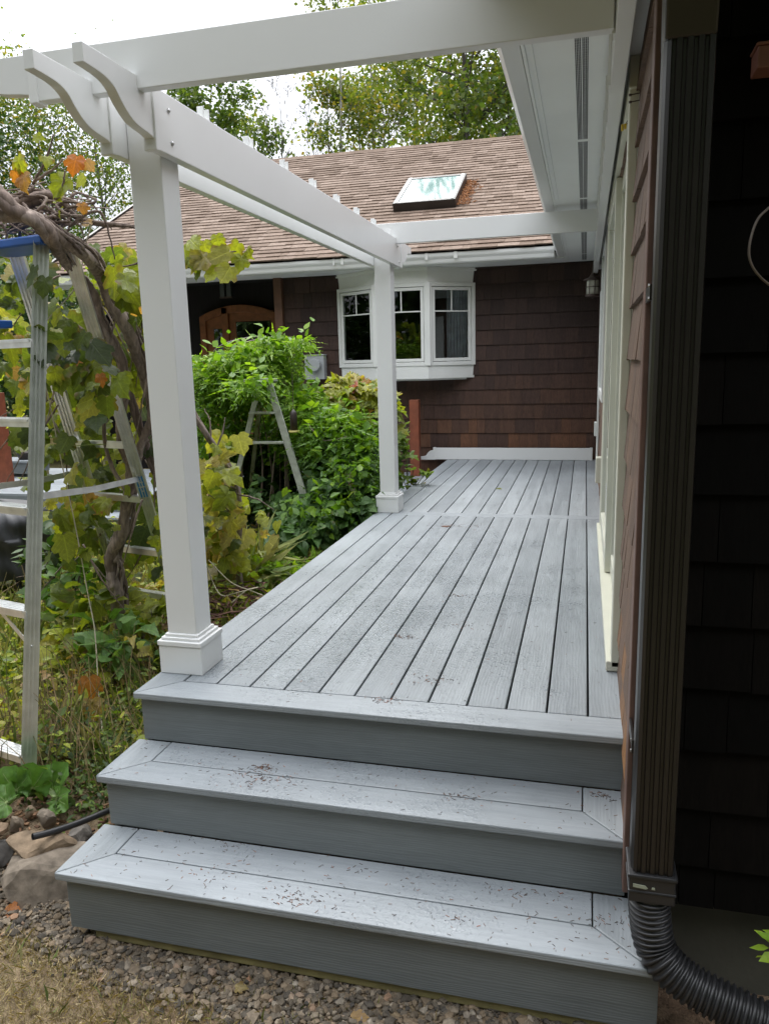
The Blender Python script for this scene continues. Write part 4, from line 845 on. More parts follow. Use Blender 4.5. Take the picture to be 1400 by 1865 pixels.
# ------------------------------------------------------------------ grape vine
vine = thing('grape_vine', P(245, 1195, Y=1.35), 'old grape vine with shaggy twisted brown trunk climbing past the aluminium ladder', 'vine')
def strand(path, n_sub, parent, name='trunk', rough=.16, twist=1.1, q=None):
    own = q is None; q = q or MB()
    pts = crom([P(p[0], p[1], Y=p[2]) for p in path], 8); rs = [p[3] for p in path]; m_ = len(pts)
    R2 = np.interp(np.linspace(0, len(rs)-1, m_), range(len(rs)), rs)
    wob = RNG.normal(size=(m_, 3))*.0014
    for s in range(n_sub):
        ph = 2*math.pi*s/n_sub+random.random(); o = []; rr = []; tw = twist*random.uniform(.4, 1.2); s0 = random.randint(0, m_//2) if s > 2 else 0; s1 = min(m_, s0+random.randint(m_//5, m_)) if s > 2 else m_
        for i in range(s0, s1):
            t = pts[min(i+1, m_-1)]-pts[max(i-1, 0)]; t /= np.linalg.norm(t)+1e-9; a = np.cross(t, (.3, 1, .1)); a /= np.linalg.norm(a); b = np.cross(t, a); an = ph+tw*i/m_+.5*math.sin(i*.35+s)
            k_ = R2[i]*(.42 if n_sub > 1 else 0)*(1 if s < 3 else 1.75+.25*math.sin(i*.6+s)); o.append(pts[i]+(a*math.cos(an)+b*math.sin(an))*k_+wob[i]*(1 if s < 3 else 1.3)); rr.append(R2[i]*((.66 if s < 3 else (.22 if s % 2 else .12)) if n_sub > 1 else 1)*random.uniform(.92, 1.08)*(1+.16*math.sin(i*.33+s*2)))
        if len(o) > 3: q.tube(o, rr, 7, random.uniform(.2, .85), True, rough)
    if own: return q.build(name, BARK, parent, True)
strand([(252, 1215, 1.40, .062), (236, 1165, 1.36, .060), (220, 1100, 1.33, .056), (213, 1050, 1.31, .052), (208, 1005, 1.30, .048), (228, 960, 1.28, .042), (238, 900, 1.26, .040), (244, 848, 1.24, .044), (250, 822, 1.24, .036)], 16, vine)
strand([(248, 852, 1.24, .036), (226, 810, 1.20, .032), (222, 765, 1.15, .030), (229, 705, 1.08, .030), (222, 655, 1.02, .028), (192, 595, .92, .028), (166, 530, .82, .027), (138, 495, .72, .030), (108, 452, .50, .034), (78, 414, .36, .036), (34, 384, .30, .036), (-30, 335, .26, .034)], 12, vine, 'branch')
strand([(250, 850, 1.24, .030), (266, 800, 1.2, .030), (280, 760, 1.18, .034), (275, 700, 1.12, .042), (246, 620, 1.0, .046), (214, 560, .92, .044), (190, 505, .84, .040), (160, 462, .62, .038), (120, 436, .48, .034), (70, 400, .36, .03), (20, 392, .32, .03), (-40, 380, .3, .03)], 15, vine, 'branch')
strand([(300, 905, 1.32, .022), (276, 838, 1.28, .022), (252, 770, 1.2, .024), (236, 715, 1.14, .022), (232, 690, 1.1, .018)], 3, vine, 'branch')
strand([(225, 765, 1.15, .012), (190, 700, 1.1, .010), (178, 640, 1.1, .009), (150, 600, 1.05, .008), (110, 575, 1.0, .006)], 2, vine, 'branch')
strand([(-30, 400, .5, .03), (40, 372, .5, .028), (100, 356, .55, .022), (150, 400, .6, .016), (245, 412, .75, .009), (300, 420, .9, .007)], 5, vine, 'branch')
strand([(300, 470, 1.0, .006), (360, 463, 1.05, .005), (430, 458, 1.1, .004)], 1, vine, 'branch')
strand([(238, 905, 1.2, .010), (205, 850, 1.1, .012), (190, 790, 1.05, .010), (196, 700, 1.0, .008), (205, 640, .95, .006)], 2, vine, 'branch')
q = MB()
for k in range(9):
    a_ = random.uniform(225, 260); e_ = (a_+random.uniform(-45, 75), 1215+random.uniform(0, 40)); strand([(a_, 1150, 1.33, .016), ((a_+e_[0])/2, 1190, 1.33, .013), (e_[0], e_[1], 1.36+random.uniform(-.25, .1), .006)], 2, vine, q=q)
strand([(255, 1160, 1.38, .03), (285, 1185, 1.36, .028), (325, 1240, 1.3, .024)], 4, vine, q=q); q.build('roots', BARK, vine, True)
q = MB()
for k in range(95):      # tangle of dead shoots at the top and thin shoots through the leaves
    x, y = random.uniform(-10, 130), random.uniform(355, 425); Y_ = random.uniform(.4, .8); strand([(x, y, Y_, .006), (x+random.uniform(-60, 60), y+random.uniform(-30, 30), Y_+.05, .005), (x+random.uniform(-90, 90), y+random.uniform(-45, 60), Y_+.1, .003)], 1, vine, q=q)
for k in range(46):
    x, y = random.uniform(30, 290), random.uniform(420, 1050); Y_ = random.uniform(.8, 1.9); dx = random.uniform(-90, 90); strand([(x, y, Y_, .005), (x+dx*.4, y+random.uniform(20, 60), Y_, .0045), (x+dx, y+random.uniform(40, 170), Y_+.1, .003)], 1, vine, q=q)
for (x0, y0, x1, y1) in ((60, 335, 98, 245), (62, 330, 115, 290), (30, 340, 35, 300), (100, 370, 118, 310)): strand([(x0, y0, .45, .006), ((x0+x1)/2+6, (y0+y1)/2, .44, .005), (x1, y1, .42, .004)], 1, vine, q=q)
q.build('shoots', BARK, vine, True)
def scatter_px(n, x0, x1, y0, y1, Y0, Y1, avoid=None):
    out = []
    while len(out) < n:
        x, y, Y_ = random.uniform(x0, x1), random.uniform(y0, y1), random.uniform(Y0, Y1)
        if avoid and avoid(x, y, Y_): continue
        out.append(P(x, y, Y=Y_))
    return np.array(out)
def av(x, y, Y_):
    if x > 235 and Y_ < .5: return True
    if Y_ < .95 and 50 < x < 100 and y > 450: return True     # keep the near rail of the ladder clear
    # strands stay visible
    if Y_ < 1.15 and abs(x-(75+(y-410)*.56)) < 22 and 400 < y < 680: return True
    if Y_ < 1.2 and abs(x-(135+(y-440)*.54)) < 30 and 430 < y < 700: return True
    if Y_ < 1.35 and 195 < x < 265 and y > 690: return True
    if Y_ < 1.3 and y > 700 and (random.random() < .6): return True
    if x < 78 and 905 < y < 1110 and Y_ < 3: return True
    if x < 28 and 690 < y < 905: return True
    if x < 108 and 815 < y < 915 and random.random() < .8: return True
    if math.sin(x*.045+2)*math.sin(y*.031+Y_*2) < -.32: return True
    return False
lv = [scatter_px(34, 100, 235, 480, 760, .56, .74, av), scatter_px(60, 150, 300, 440, 720, 1.1, 1.5, av), scatter_px(50, 120, 300, 620, 1000, 1.35, 1.9, av), scatter_px(430, -40, 300, 460, 1020, .75, 2.3, av), scatter_px(130, -30, 250, 560, 900, .9, 2.4, av), scatter_px(70, 0, 300, 860, 1060, 1.3, 2.6, av)]
pos = np.concatenate(lv); k = len(pos); nr = rdir(k, .35, .55)+np.array((.1, -.75, 0)); tp = rdir(k, -1.0, .6)
tn_ = RNG.choice([.05, .22, .38, .52, .64, .78, .86], k, p=[.27, .27, .21, .12, .07, .05, .01])+RNG.normal(size=k)*.05
inst('foliage', GRAPE, pos, nr, tp, RNG.uniform(.06, .15, k), tn_+.06, L_GRAPE, vine)
# single leaves and clusters that can be picked out in the photo (px, py, Y, size, tone)
pk = [(35, 300, .42, .085, .60), (28, 325, .42, .07, .98), (45, 332, .42, .085, .93), (88, 300, .42, .06, .55), (142, 300, .42, .085, 1.), (158, 308, .43, .06, .93), (125, 340, .45, .11, .48), (155, 335, .5, .06, .6), (103, 378, .45, .04, .62), (115, 392, .45, .045, .66), (150, 385, .5, .05, .95),
      (64, 265, .42, .05, .5), (160, 412, .6, .05, .9),
      (348, 448, 1.02, .10, .56), (346, 480, 1.0, .09, .46), (372, 452, 1.05, .08, .66), (380, 478, 1.03, .12, .80), (400, 455, 1.05, .09, .60), (418, 470, 1.06, .13, .74), (400, 490, 1.02, .12, .62), (436, 455, 1.1, .10, .62), (440, 478, 1.08, .09, .55), (420, 498, 1.0, .10, .70), (365, 500, 1.0, .07, .2), (395, 440, 1.08, .07, .6), (452, 465, 1.1, .06, .6), (335, 460, 1.0, .09, .5),
      (238, 540, .75, .135, .42), (65, 500, .38, .10, .10), (85, 520, .36, .09, .14), (60, 620, .4, .13, .08), (84, 640, .42, .12, .05), (12, 625, .5, .14, .52), (38, 785, .5, .13, .36), (58, 795, .5, .09, .08), (160, 690, .95, .13, .18), (44, 690, .5, .07, .62), (32, 750, .5, .06, .66), (152, 625, .9, .06, .66), (176, 640, .9, .06, .66), (165, 640, .92, .05, .66), (235, 895, 1.1, .08, .44), (112, 940, 1.0, .15, .40), (130, 965, 1.0, .13, .5), (90, 925, .9, .06, .75), (215, 975, 1.15, .05, .55)]
pos = np.array([P(a, b, Y=c) for a, b, c, d, e in pk]); k = len(pk)
inst('foliage', GRAPE, pos+np.array((0, 0, .03)), rdir(k, .3, .35)+np.array((.1, -.9, 0)), rdir(k, -1.3, .6), np.array([d for *_, d, e in pk])*.95, np.array([e for *_, e in pk]), L_GRAPE, vine)
# second vine stem by the deck
v2 = thing('grape_vine', P(438, 1062, Y=2.3), 'thinner dark grape vine stem rising between the first post and the green shrub', 'vine')
strand([(440, 1075, 2.35, .026), (432, 1010, 2.3, .020), (437, 950, 2.28, .018), (430, 880, 2.25, .022), (405, 830, 2.2, .020), (378, 795, 2.1, .020), (340, 730, 2.0, .018)], 4, v2)
q = MB()
for (x0, y0, x1, y1) in ((385, 800, 372, 745), (395, 815, 410, 760), (400, 830, 360, 770), (432, 900, 500, 930), (430, 890, 365, 880), (436, 960, 380, 900)): strand([(x0, y0, 2.15, .006), ((x0+x1)/2+4, (y0+y1)/2-5, 2.15, .005), (x1, y1, 2.15, .003)], 1, v2, q=q)
q.build('shoots', BARK, v2, True)
def av2(x, y, Y_): return x < 300
pos = np.concatenate([scatter_px(70, 330, 436, 790, 1010, 2.0, 2.7), scatter_px(22, 372, 430, 930, 1050, 2.0, 2.4), scatter_px(26, 380, 500, 960, 1060, 2.4, 3.0)]); k = len(pos)
inst('foliage', GRAPE, pos, rdir(k, .5, .5)+np.array((.1, -.6, 0)), rdir(k, -.9, .7), RNG.uniform(.08, .17, k), RNG.choice([.2, .45, .6, .74, .82], k)+RNG.normal(size=k)*.04, L_GRAPE, v2)
pk = [(432, 920, 2.2), (448, 935, 2.2), (470, 940, 2.2), (482, 935, 2.2), (505, 950, 2.2), (437, 935, 2.2), (475, 955, 2.2), (425, 945, 2.2)]; pos = np.array([P(a, b, Y=c) for a, b, c in pk]); k = len(pk)
inst('foliage', HEART, pos, rdir(k, .5, .3)+np.array((0, -.6, 0)), rdir(k, 0, 1), RNG.uniform(.07, .10, k), np.full(k, .62), L_GRAPE, v2)
# twine
q = MB(); tw = [(172, 395, .8), (155, 450, .8), (140, 520, .82), (85, 585, .8), (68, 620, .75), (74, 660, .75), (92, 740, .78), (110, 830, .8), (138, 960, .8), (160, 1080, .8), (173, 1150, .75), (180, 1260, .6), (188, 1340, .4), (196, 1392, .25)]
q.tube(crom([P(a, b, Y=c) for a, b, c in tw], 6), .0032, 5); tag(q.build('twine', STRING, None, True), 'pale twine hanging from the grape vine down to the garden bed', 'twine')
q = MB()
for pth in (((375, 1025, 1.9), (390, 1065, 1.9), (405, 1085, 1.85), (430, 1080, 1.85), (470, 1070, 1.9)), ((380, 1020, 1.9), (420, 1060, 1.9), (455, 1075, 1.9), (480, 1085, 1.9)), ((470, 1070, 1.9), (450, 1075, 1.9), (425, 1095, 1.8), (422, 1100, 1.8))): q.tube(crom([P(a, b, Y=c) for a, b, c in pth], 6), .004, 5)
tag(q.build('twine', STRING, None, True), 'loose pale string lying in loops on the brush pile beside the deck', 'twine')

# ------------------------------------------------------------------ shrubs beyond the vine
def shrub(name, label, base, cat='shrub', grp=None):
    return thing(name, base, label, cat, grp)
def keep_ladder(pos):
    ok = []
    for p in pos:
        x, y, z = proj(p); right = abs(x-(492+(y-698)*.30)) < 16 and 700 < y < 900; hole = 474 < x < 545 and 740 < y < 900; c = (right or hole) and p[1] < 4.3; ok.append(not c)
    return np.array(ok)
ws = shrub('wisteria', 'bright green wisteria mounded over the arch beside the old grey stepladder', P(470, 950, Y=4.4))
ps = []; ds = []
for (px, py, Y_, rx, ry, rz, n) in ((462, 668, 4.35, .40, .5, .20, 470), (420, 700, 4.3, .34, .4, .22, 300), (400, 760, 4.4, .24, .4, .35, 240), (372, 690, 4.2, .09, .1, .24, 60), (540, 735, 4.35, .24, .45, .20, 250), (590, 780, 4.2, .32, .4, .26, 320), (545, 800, 4.6, .35, .3, .3, 160), (390, 830, 4.6, .2, .3, .3, 120), (470, 760, 4.9, .5, .3, .35, 240), (600, 830, 4.2, .3, .3, .25, 200), (455, 705, 3.62, .14, .12, .09, 60), (620, 800, 3.9, .30, .3, .28, 260), (660, 850, 3.8, .2, .25, .25, 120), (500, 632, 4.3, .22, .25, .09, 80), (640, 880, 3.6, .22, .2, .22, 120), (590, 930, 3.4, .3, .25, .16, 110), (540, 622, 4.25, .14, .1, .05, 22)):
    a_, b_ = blob(P(px, py, Y=Y_), (rx, ry, rz), n, .5); ps.append(a_); ds.append(b_)
pos = np.concatenate(ps); dn = np.concatenate(ds); kp = keep_ladder(pos); pos, dn = pos[kp], dn[kp]; k = len(pos)
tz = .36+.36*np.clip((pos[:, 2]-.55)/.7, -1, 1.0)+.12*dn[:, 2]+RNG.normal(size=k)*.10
sz_ = RNG.uniform(.14, .24, k); inst('foliage', PINN, pos, dn*.35+rdir(k, 1.1, .3), dn*np.array((1, 1, .1))+rdir(k, -.05, .55), sz_, tz, L_WIST, ws, width=sz_*1.15)
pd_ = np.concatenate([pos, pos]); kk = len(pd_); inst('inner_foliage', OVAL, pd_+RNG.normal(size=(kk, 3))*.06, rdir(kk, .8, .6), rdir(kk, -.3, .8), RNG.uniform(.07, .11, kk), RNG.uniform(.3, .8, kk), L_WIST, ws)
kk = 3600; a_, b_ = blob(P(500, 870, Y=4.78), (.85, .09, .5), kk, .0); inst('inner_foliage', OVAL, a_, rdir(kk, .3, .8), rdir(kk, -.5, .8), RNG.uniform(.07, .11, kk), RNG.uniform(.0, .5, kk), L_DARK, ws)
q = MB()
for k in range(10):
    x = random.uniform(380, 600); strand([(x+random.uniform(-20, 20), 960, 4.4, .010), (x, 850, 4.4, .009), (x+random.uniform(-30, 30), 700, 4.4, .004)], 1, ws, q=q)
strand([(560, 770, 3.8, .005), (585, 800, 3.7, .005), (612, 800, 3.65, .004), (632, 795, 3.6, .004)], 1, ws, q=q); q.build('stems', BARK, ws, True)
hy = shrub('hydrangea', 'yellow green hydrangea with lobed leaves and reddening tips under the bay window', P(650, 930, Y=4.2))
ps = []; ds = []
for (px, py, Y_, rx, ry, rz, n) in ((650, 720, 4.5, .27, .3, .17, 90), (690, 740, 4.6, .2, .3, .2, 60), (660, 790, 4.3, .30, .3, .26, 130), (700, 820, 4.5, .2, .3, .3, 70), (628, 700, 4.6, .12, .15, .07, 26)):
    a_, b_ = blob(P(px, py, Y=Y_), (rx, ry, rz), n, .5); ps.append(a_); ds.append(b_)
pos = np.concatenate(ps); dn = np.concatenate(ds); k = len(pos); tz = np.clip(.28+.45*(pos[:, 2]-.45)/.45, .05, .72)+RNG.normal(size=k)*.10+(RNG.random(k) < .05)*.3
inst('foliage', MAPLE, pos, dn*.5+rdir(k, .8, .4)+np.array((0, -.25, 0)), dn+rdir(k, -.4, .6), RNG.uniform(.09, .17, k), tz, L_HYD, hy)
q = MB()
for k in range(16):
    x = random.uniform(625, 715); strand([(660+random.uniform(-30, 40), 930, 4.3, .012), (x, 830, 4.35, .009), (x+random.uniform(-15, 15), 725, 4.4, .004)], 1, hy, q=q)
q.build('stems', BARK, hy, True)
mgp = shrub('morning_glory', 'dark green morning glory with heart shaped leaves and small purple flowers beside the second post', P(620, 960, Y=3.6), 'climber')
ps = []; ds = []
for (px, py, Y_, rx, ry, rz, n) in ((640, 880, 3.75, .30, .3, .26, 300), (600, 940, 3.5, .34, .3, .20, 260), (560, 870, 3.9, .25, .2, .2, 110), (665, 930, 3.55, .16, .25, .16, 130), (560, 960, 3.3, .3, .25, .14, 170), (500, 900, 4.1, .30, .25, .18, 130), (680, 860, 3.9, .14, .2, .25, 90), (520, 980, 3.1, .2, .2, .12, 90), (620, 840, 3.9, .34, .3, .2, 180)):
    a_, b_ = blob(P(px, py, Y=Y_), (rx, ry, rz), n, .4); ps.append(a_); ds.append(b_)
pos = np.concatenate(ps); dn = np.concatenate(ds); kp = keep_ladder(pos) & (pos[:, 0] < -1.83); pos, dn = pos[kp], dn[kp]; k = len(pos)
inst('foliage', HEART, pos, dn*.4+rdir(k, .7, .4)+np.array((.1, -.45, 0)), dn*.5+rdir(k, -.8, .6), RNG.uniform(.06, .14, k), RNG.uniform(.15, .75, k), L_MG, mgp)
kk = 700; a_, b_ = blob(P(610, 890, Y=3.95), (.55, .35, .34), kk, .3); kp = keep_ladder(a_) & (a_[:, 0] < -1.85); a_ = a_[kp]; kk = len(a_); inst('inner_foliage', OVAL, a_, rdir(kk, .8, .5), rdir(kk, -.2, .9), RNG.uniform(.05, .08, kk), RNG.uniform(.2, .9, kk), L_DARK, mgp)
for (px, py) in ((636, 866), (637, 880), (643, 895), (478, 560+405)):
    c = P(px, py, Y=3.12); pos = np.repeat(c[None], 5, 0); an = np.arange(5)*1.257; tip = np.stack([np.cos(an), -.5+0*an, np.sin(an)], 1); inst('flower', OVAL, pos, np.tile(np.array((0, -1., .3)), (5, 1))+tip*.3, tip, np.full(5, .040), RNG.random(5), PURP, mgp, width=np.full(5, .06))
# small maple seedling past the second post
ms = shrub('seedling', 'small green seedling with lobed leaves poking over the deck edge behind the second post', P(752, 880, Y=5.0), 'plant')
pk = [(742, 868), (752, 856), (762, 872), (748, 880), (775, 862), (738, 885), (765, 888), (758, 878), (733, 872), (781, 868), (738, 770), (735, 800), (737, 785)]
pos = np.array([P(a, b, Y=4.9) for a, b in pk]); k = len(pk); inst('foliage', MAPLE, pos, rdir(k, .9, .3), rdir(k, -.2, .8), RNG.uniform(.08, .13, k), RNG.uniform(.2, .6, k), L_HYD, ms)
q = MB()
for a, b in pk: q.tube([P(742, 900, Y=4.95), P((a+742)/2+2, (b+900)/2, Y=4.93), P(a, b, Y=4.9)], .004, 5)
q.build('stems', STEM, ms, True)

# ------------------------------------------------------------------ garden bed
def bedpts(n, x0, x1, y0, y1):
    out = []
    while len(out) < n:
        x, y = random.uniform(x0, x1), random.uniform(y0, y1)
        if x > -1.86: continue
        if y < .15 and x < -2.3 and random.random() < .8: continue
        out.append((x, y))
    return out
cov = []
def herb(n, x0, x1, y0, y1, hmin, hmax, sz, proto, tlo, thi, name, m=L_HERB):
    ps = []; tn_ = []
    for x, y in bedpts(n, x0, x1, y0, y1):
        if sz > .045 and x > -2.8 and y < 1.0 and random.random() < .35: continue
        z0 = gnd(x, y); hh = random.uniform(hmin, hmax)*(.3 if x < -3.3 and y < 3 else 1); c = random.uniform(tlo, thi)+.22*math.sin(x*3.1)*math.cos(y*2.7)-(.12 if x > -2.6 and y < 1.1 else -.06)
        for k in range(7): ps.append((x+random.gauss(0, .05), y+random.gauss(0, .05), z0+hh*(k+.6)/7)); tn_.append(c+.12*(k/7)+random.gauss(0, .08))
    ps = np.array(ps); k = len(ps); ok = ps[:, 0] < -1.84; ps = ps[ok]; tn_ = np.array(tn_)[ok]; k = len(ps)
    return inst(name, proto, ps, rdir(k, .9, .5), rdir(k, .0, .9), RNG.uniform(sz*.6, sz*1.4, k), tn_, m, None)
tag(herb(1500, -5.2, -1.86, .0, 4.6, .08, .36, .050, OVAL, .3, .85, 'bed_ground_cover'), kind='stuff')
tag(herb(1300, -4.2, -1.88, .1, 2.6, .04, .22, .035, OVAL, .3, .95, 'low_ground_cover'), kind='stuff')
tag(herb(170, -4.8, -1.95, .7, 4.0, .15, .42, .075, HEART, .35, .85, 'leafy_ground_cover'), kind='stuff')
tag(herb(420, -2.55, -1.86, -.12, .9, .05, .20, .030, OVAL, .05, .4, 'creeping_ground_cover'), kind='stuff')
# thin stalks and dry stems
q = MB()
for k in range(620):
    x, y = bedpts(1, -4.6, -1.88, .0, 4.2)[0] if k % 2 else bedpts(1, -2.8, -1.88, .0, 1.1)[0]; z0 = gnd(x, y); hh = random.uniform(.12, .45); dx, dy = random.gauss(0, .10), random.gauss(0, .10)
    q.tube([(x, y, z0), (x+dx*.4, y+dy*.4, z0+hh*.6), (x+dx, y+dy, z0+hh)], [.003, .0022, .001], 3, random.random(), False)
tag(q.build('dry_stalks', m_tone('dry_stalk', [(0, (.10, .12, .035)), (.5, (.24, .18, .085)), (1, (.38, .27, .15))], .8, 0, 30), None), kind='stuff')
k = 1900; ps = np.array([(x, y, gnd(x, y)+.01) for x, y in bedpts(k, -4.6, -1.88, .1, 4.2)]); inst_o = inst('bed_grass_tufts', BLADE, ps, rdir(k, .1, 1)*np.array((1, 1, .1)), rdir(k, 1.6, .6), RNG.uniform(.10, .30, k), RNG.uniform(0, .5, k), L_STRAW, None); tag(inst_o, kind='stuff')
# leafy plants that read as individuals
def plant(name, label, px, py, Y_, proto, m, n, r, h, sz, t0, t1, cat='plant'):
    c = P(px, py, Y=Y_); c = np.array((min(c[0], -1.9-r*.5), c[1], gnd(c[0], c[1]))); t = thing(name, c, label, cat)
    a_, b_ = blob(c+np.array((0, 0, h*.6)), (r, r, h*.45), n, .3); ok = a_[:, 0] < -1.83; a_ = a_[ok]; b_ = b_[ok]; k = len(a_)
    inst('foliage', proto, a_, rdir(k, .9, .4), b_+rdir(k, 0, .5), RNG.uniform(sz*.6, sz*1.3, k), RNG.uniform(t0, t1, k), m, t)
    q = MB()
    for j in range(max(4, n//14)): p = a_[random.randrange(len(a_))]; q.tube([c+RNG.normal(size=3)*np.array((.02, .02, 0)), lerp(c, p, .5)+np.array((0, 0, .03)), p], .003, 4)
    q.build('stems', STEM, t, True); return t
plant('fern_plant', 'bright feathery green plant spreading beside the deck edge below the shrub', 520, 1020, 2.75, PINN, L_WIST, 120, .26, .34, .15, .4, .9)
plant('fern_plant', 'low bright green plant in front of the feathery one by the deck edge', 570, 1010, 3.0, MAPLE, L_WIST, 90, .20, .30, .07, .4, .85)
plant('iris_plant', 'pale green strappy plant between the vine stem and the deck', 465, 1000, 2.7, BLADE, L_STRAW, 160, .14, .40, .35, .0, .35)
plant('peony_plant', 'glossy dark green leafy plant behind the near ladder rail', 110, 990, 2.0, OVAL, L_DARK, 190, .22, .75, .11, .3, .95)
plant('peony_plant', 'broad leafed green plant behind the twine in the bed', 135, 1040, 1.6, OVAL, L_WIST, 120, .20, .55, .12, .1, .7)
plant('squash_plant', 'soft green plant with rounded leaves left of the vine trunk', 175, 1070, 1.3, HEART, L_GRAPE, 70, .25, .50, .11, .25, .6)
plant('squash_plant', 'pale rounded leaves crowding the foot of the vine trunk', 215, 1120, 1.0, HEART, L_MG, 60, .22, .42, .11, .4, .95)
plant('squash_plant', 'rounded green leaves between the vine trunk and the first post', 275, 1100, 1.25, HEART, L_GRAPE, 60, .16, .45, .09, .3, .6)
plant('creeper', 'low creeping plant with ivy like leaves right of the first post', 415, 1120, 1.3, MAPLE, L_WIST, 26, .10, .16, .05, .1, .6)
def flower(px, py, Y_, label):
    c = P(px, py, Y=Y_); t = thing('pink_flower', c, label, 'flower', 'pink flowers in the bed'); an = np.arange(7)*.9; tip = np.stack([np.cos(an), -.4+0*an, np.sin(an)], 1)
    inst('petals', OVAL, np.repeat(c[None], 7, 0), tip*.4+np.array((0, -1, .3)), tip, np.full(7, .03), RNG.random(7), PINK, t, width=np.full(7, .04)); q = MB(); q.tube([c, c+np.array((.01, .02, -.2)), (c[0], c[1]+.03, gnd(c[0], c[1]))], .003, 4); q.build('stem', STEM, t)
flower(137, 1092, 1.25, 'faded pink flower left of the twine in the bed'); flower(423, 908, 2.15, 'small pink flower beside the thin vine stem')
# dead brown leaves
pk = [(163, 1235, .6, .10), (168, 1275, .5, .09), (118, 1345, .35, .06), (100, 1130, 1.0, .06), (120, 1170, .9, .08), (10, 1020+90, 1.5, .08)]
for i, (a, b, c, d) in enumerate(pk[:2]):
    o = inst('dead_leaf', GRAPE, P(a, b, Y=c)[None], np.array([[.3, -1., .2]]), np.array([[.1, 0, -1.]]), [d*1.2], [.97 if i == 0 else .88], L_GRAPE, None); tag(o, ('rust orange dead leaf hanging beside the twine in the bed', 'crumpled brown dead leaf just below the rust orange one')[i], 'leaf')
# brush pile beside the deck
bp = thing('brush_pile', P(420, 1090, Y=1.9), 'pile of reddish brown twigs and bark beside the deck edge', 'brush pile')
q = MB(); c = P(425, 1085, Y=1.9); c[2] = -.62
for k in range(260):
    a_ = c+np.array((random.uniform(-.40, .17), random.uniform(-.5, .5), random.uniform(0, .34))); an = random.uniform(0, 6.3); l_ = random.uniform(.08, .3); d_ = np.array((math.cos(an), math.sin(an), random.uniform(-.3, .3))); e_ = a_+d_*l_
    if e_[0] > -1.84 or a_[0] > -1.84: continue
    q.tube([a_, (a_+e_)/2+RNG.normal(size=3)*.012, e_], [.007, .006, .003], 4, random.random()*.6, False)
q.build('twigs', m_tone('red_twigs', [(0, (.06, .028, .02)), (1, (.20, .11, .08))], .85, .5, 50), bp)
# rhubarb
rc_ = P(75, 1440, Y=.02); rc_[2] = gnd(rc_[0], rc_[1]); rh = thing('rhubarb_plant', rc_, 'rhubarb plant with big crinkled green leaves at the foot of the ladder', 'plant')
def bigleaf(c, tipd, nrm, size, parent, ph):
    n, mm = 22, 9; tipd = np.array(tipd, float)/np.linalg.norm(tipd); nrm = np.array(nrm, float); nrm -= tipd*np.dot(nrm, tipd); nrm /= np.linalg.norm(nrm); xs = np.cross(tipd, nrm); q = MB(); vs = []
    for i in range(mm+1):
        for j in range(n):
            a = math.pi*(-.80+1.60*j/(n-1)); f = i/mm; r = size*(.62+.30*math.cos(a)+.05*math.sin(a*7+ph)+.03*math.sin(a*13+ph*2))*f
            x, y = r*math.sin(a), r*math.cos(a); zz = size*f*f*(.15*math.sin(a*7+ph)+.09*math.sin(a*15+ph*3))+size*.03*math.sin(x/size*22+ph)*math.sin(y/size*17)+size*(.16*abs(math.sin(a))*f-.18*f*f*max(0, math.cos(a)))+size*.02*math.cos(a*24)*f
            vs.append(c+xs*x+tipd*y+nrm*zz)
    fs = [(i*n+j, i*n+j+1, (i+1)*n+j+1, (i+1)*n+j) for i in range(mm) for j in range(n-1)]; q.add(vs, fs, .4+random.random()*.4); q.build('leaf', L_RHU, parent, True)
    q = MB()
    for k in range(7):
        a = math.pi*(-.6+1.2*k/6); r = size*(.6+.28*math.cos(a))*.85; q.tube([c+nrm*.002, c+(xs*math.sin(a)+tipd*math.cos(a))*r*.55+nrm*size*.05*abs(math.sin(a)), c+(xs*math.sin(a)+tipd*math.cos(a))*r+nrm*size*(.12*abs(math.sin(a))-.1*max(0, math.cos(a)))], [size*.014, size*.009, .001], 4, .5, False)
    q.tube([rc_+np.array((0, 0, .0)), lerp(rc_, c, .6)+np.array((0, 0, .02)), c], [.012, .010, .008], 6); q.build('stalk', m_rib, parent, True)
m_rib = m_plain('pale_rib', (.22, .30, .10), .5, 0, .1, 20)
for (px, py, Y_, td, nn, sz) in ((60, 1435, -.08, (.05, -.1, 1.), (.5, -1, .25), .12), (98, 1440, -.04, (.45, -.1, 1.), (-.5, -1, .35), .145), (30, 1440, -.12, (-.5, -.2, .9), (.4, -1, .4), .12), (12, 1462, -.18, (-.8, -.5, .3), (.3, -.7, .8), .11), (104, 1455, -.10, (.8, -.5, .1), (-.3, -.8, .6), .09)): bigleaf(P(px, py, Y=Y_), td, nn, sz, rh, random.random()*6)

# ------------------------------------------------------------------ grill cover
gc = P(4, 1000, Y=2.6); gr = thing('covered_grill', (gc[0], 2.6, -.62), 'black cloth covered grill standing behind the near ladder rail', 'covered grill')
q = MB(); vs = []; nn, mm = 64, 34; topz_ = P(30, 922, Y=2.5)[2]
for i in range(mm+1):
    f = i/mm; z = -.40+(topz_+.40)*min(1, f*1.12) if f < .9 else topz_+.02*(f-.9)*10; sc = 1 if f < .62 else max(.0, 1-((f-.62)/.38)**2.6)
    for j in range(nn):
        a = 2*math.pi*j/nn; ca, sa = math.cos(a), math.sin(a); w = .42*abs(ca)**.6*np.sign(ca); d_ = .30*abs(sa)**.6*np.sign(sa); fold = 1+.06*math.sin(a*9+3*f)*(1-f)+.03*math.sin(a*17+f*11)+.04*math.sin(f*17+a*4)*math.sin(a*3+1)
        vs.append((gc[0]+w*sc*fold*(1-.10*(1-f)), 2.6+d_*sc*fold, z+.02*math.sin(a*3+1)*(f > .5)))
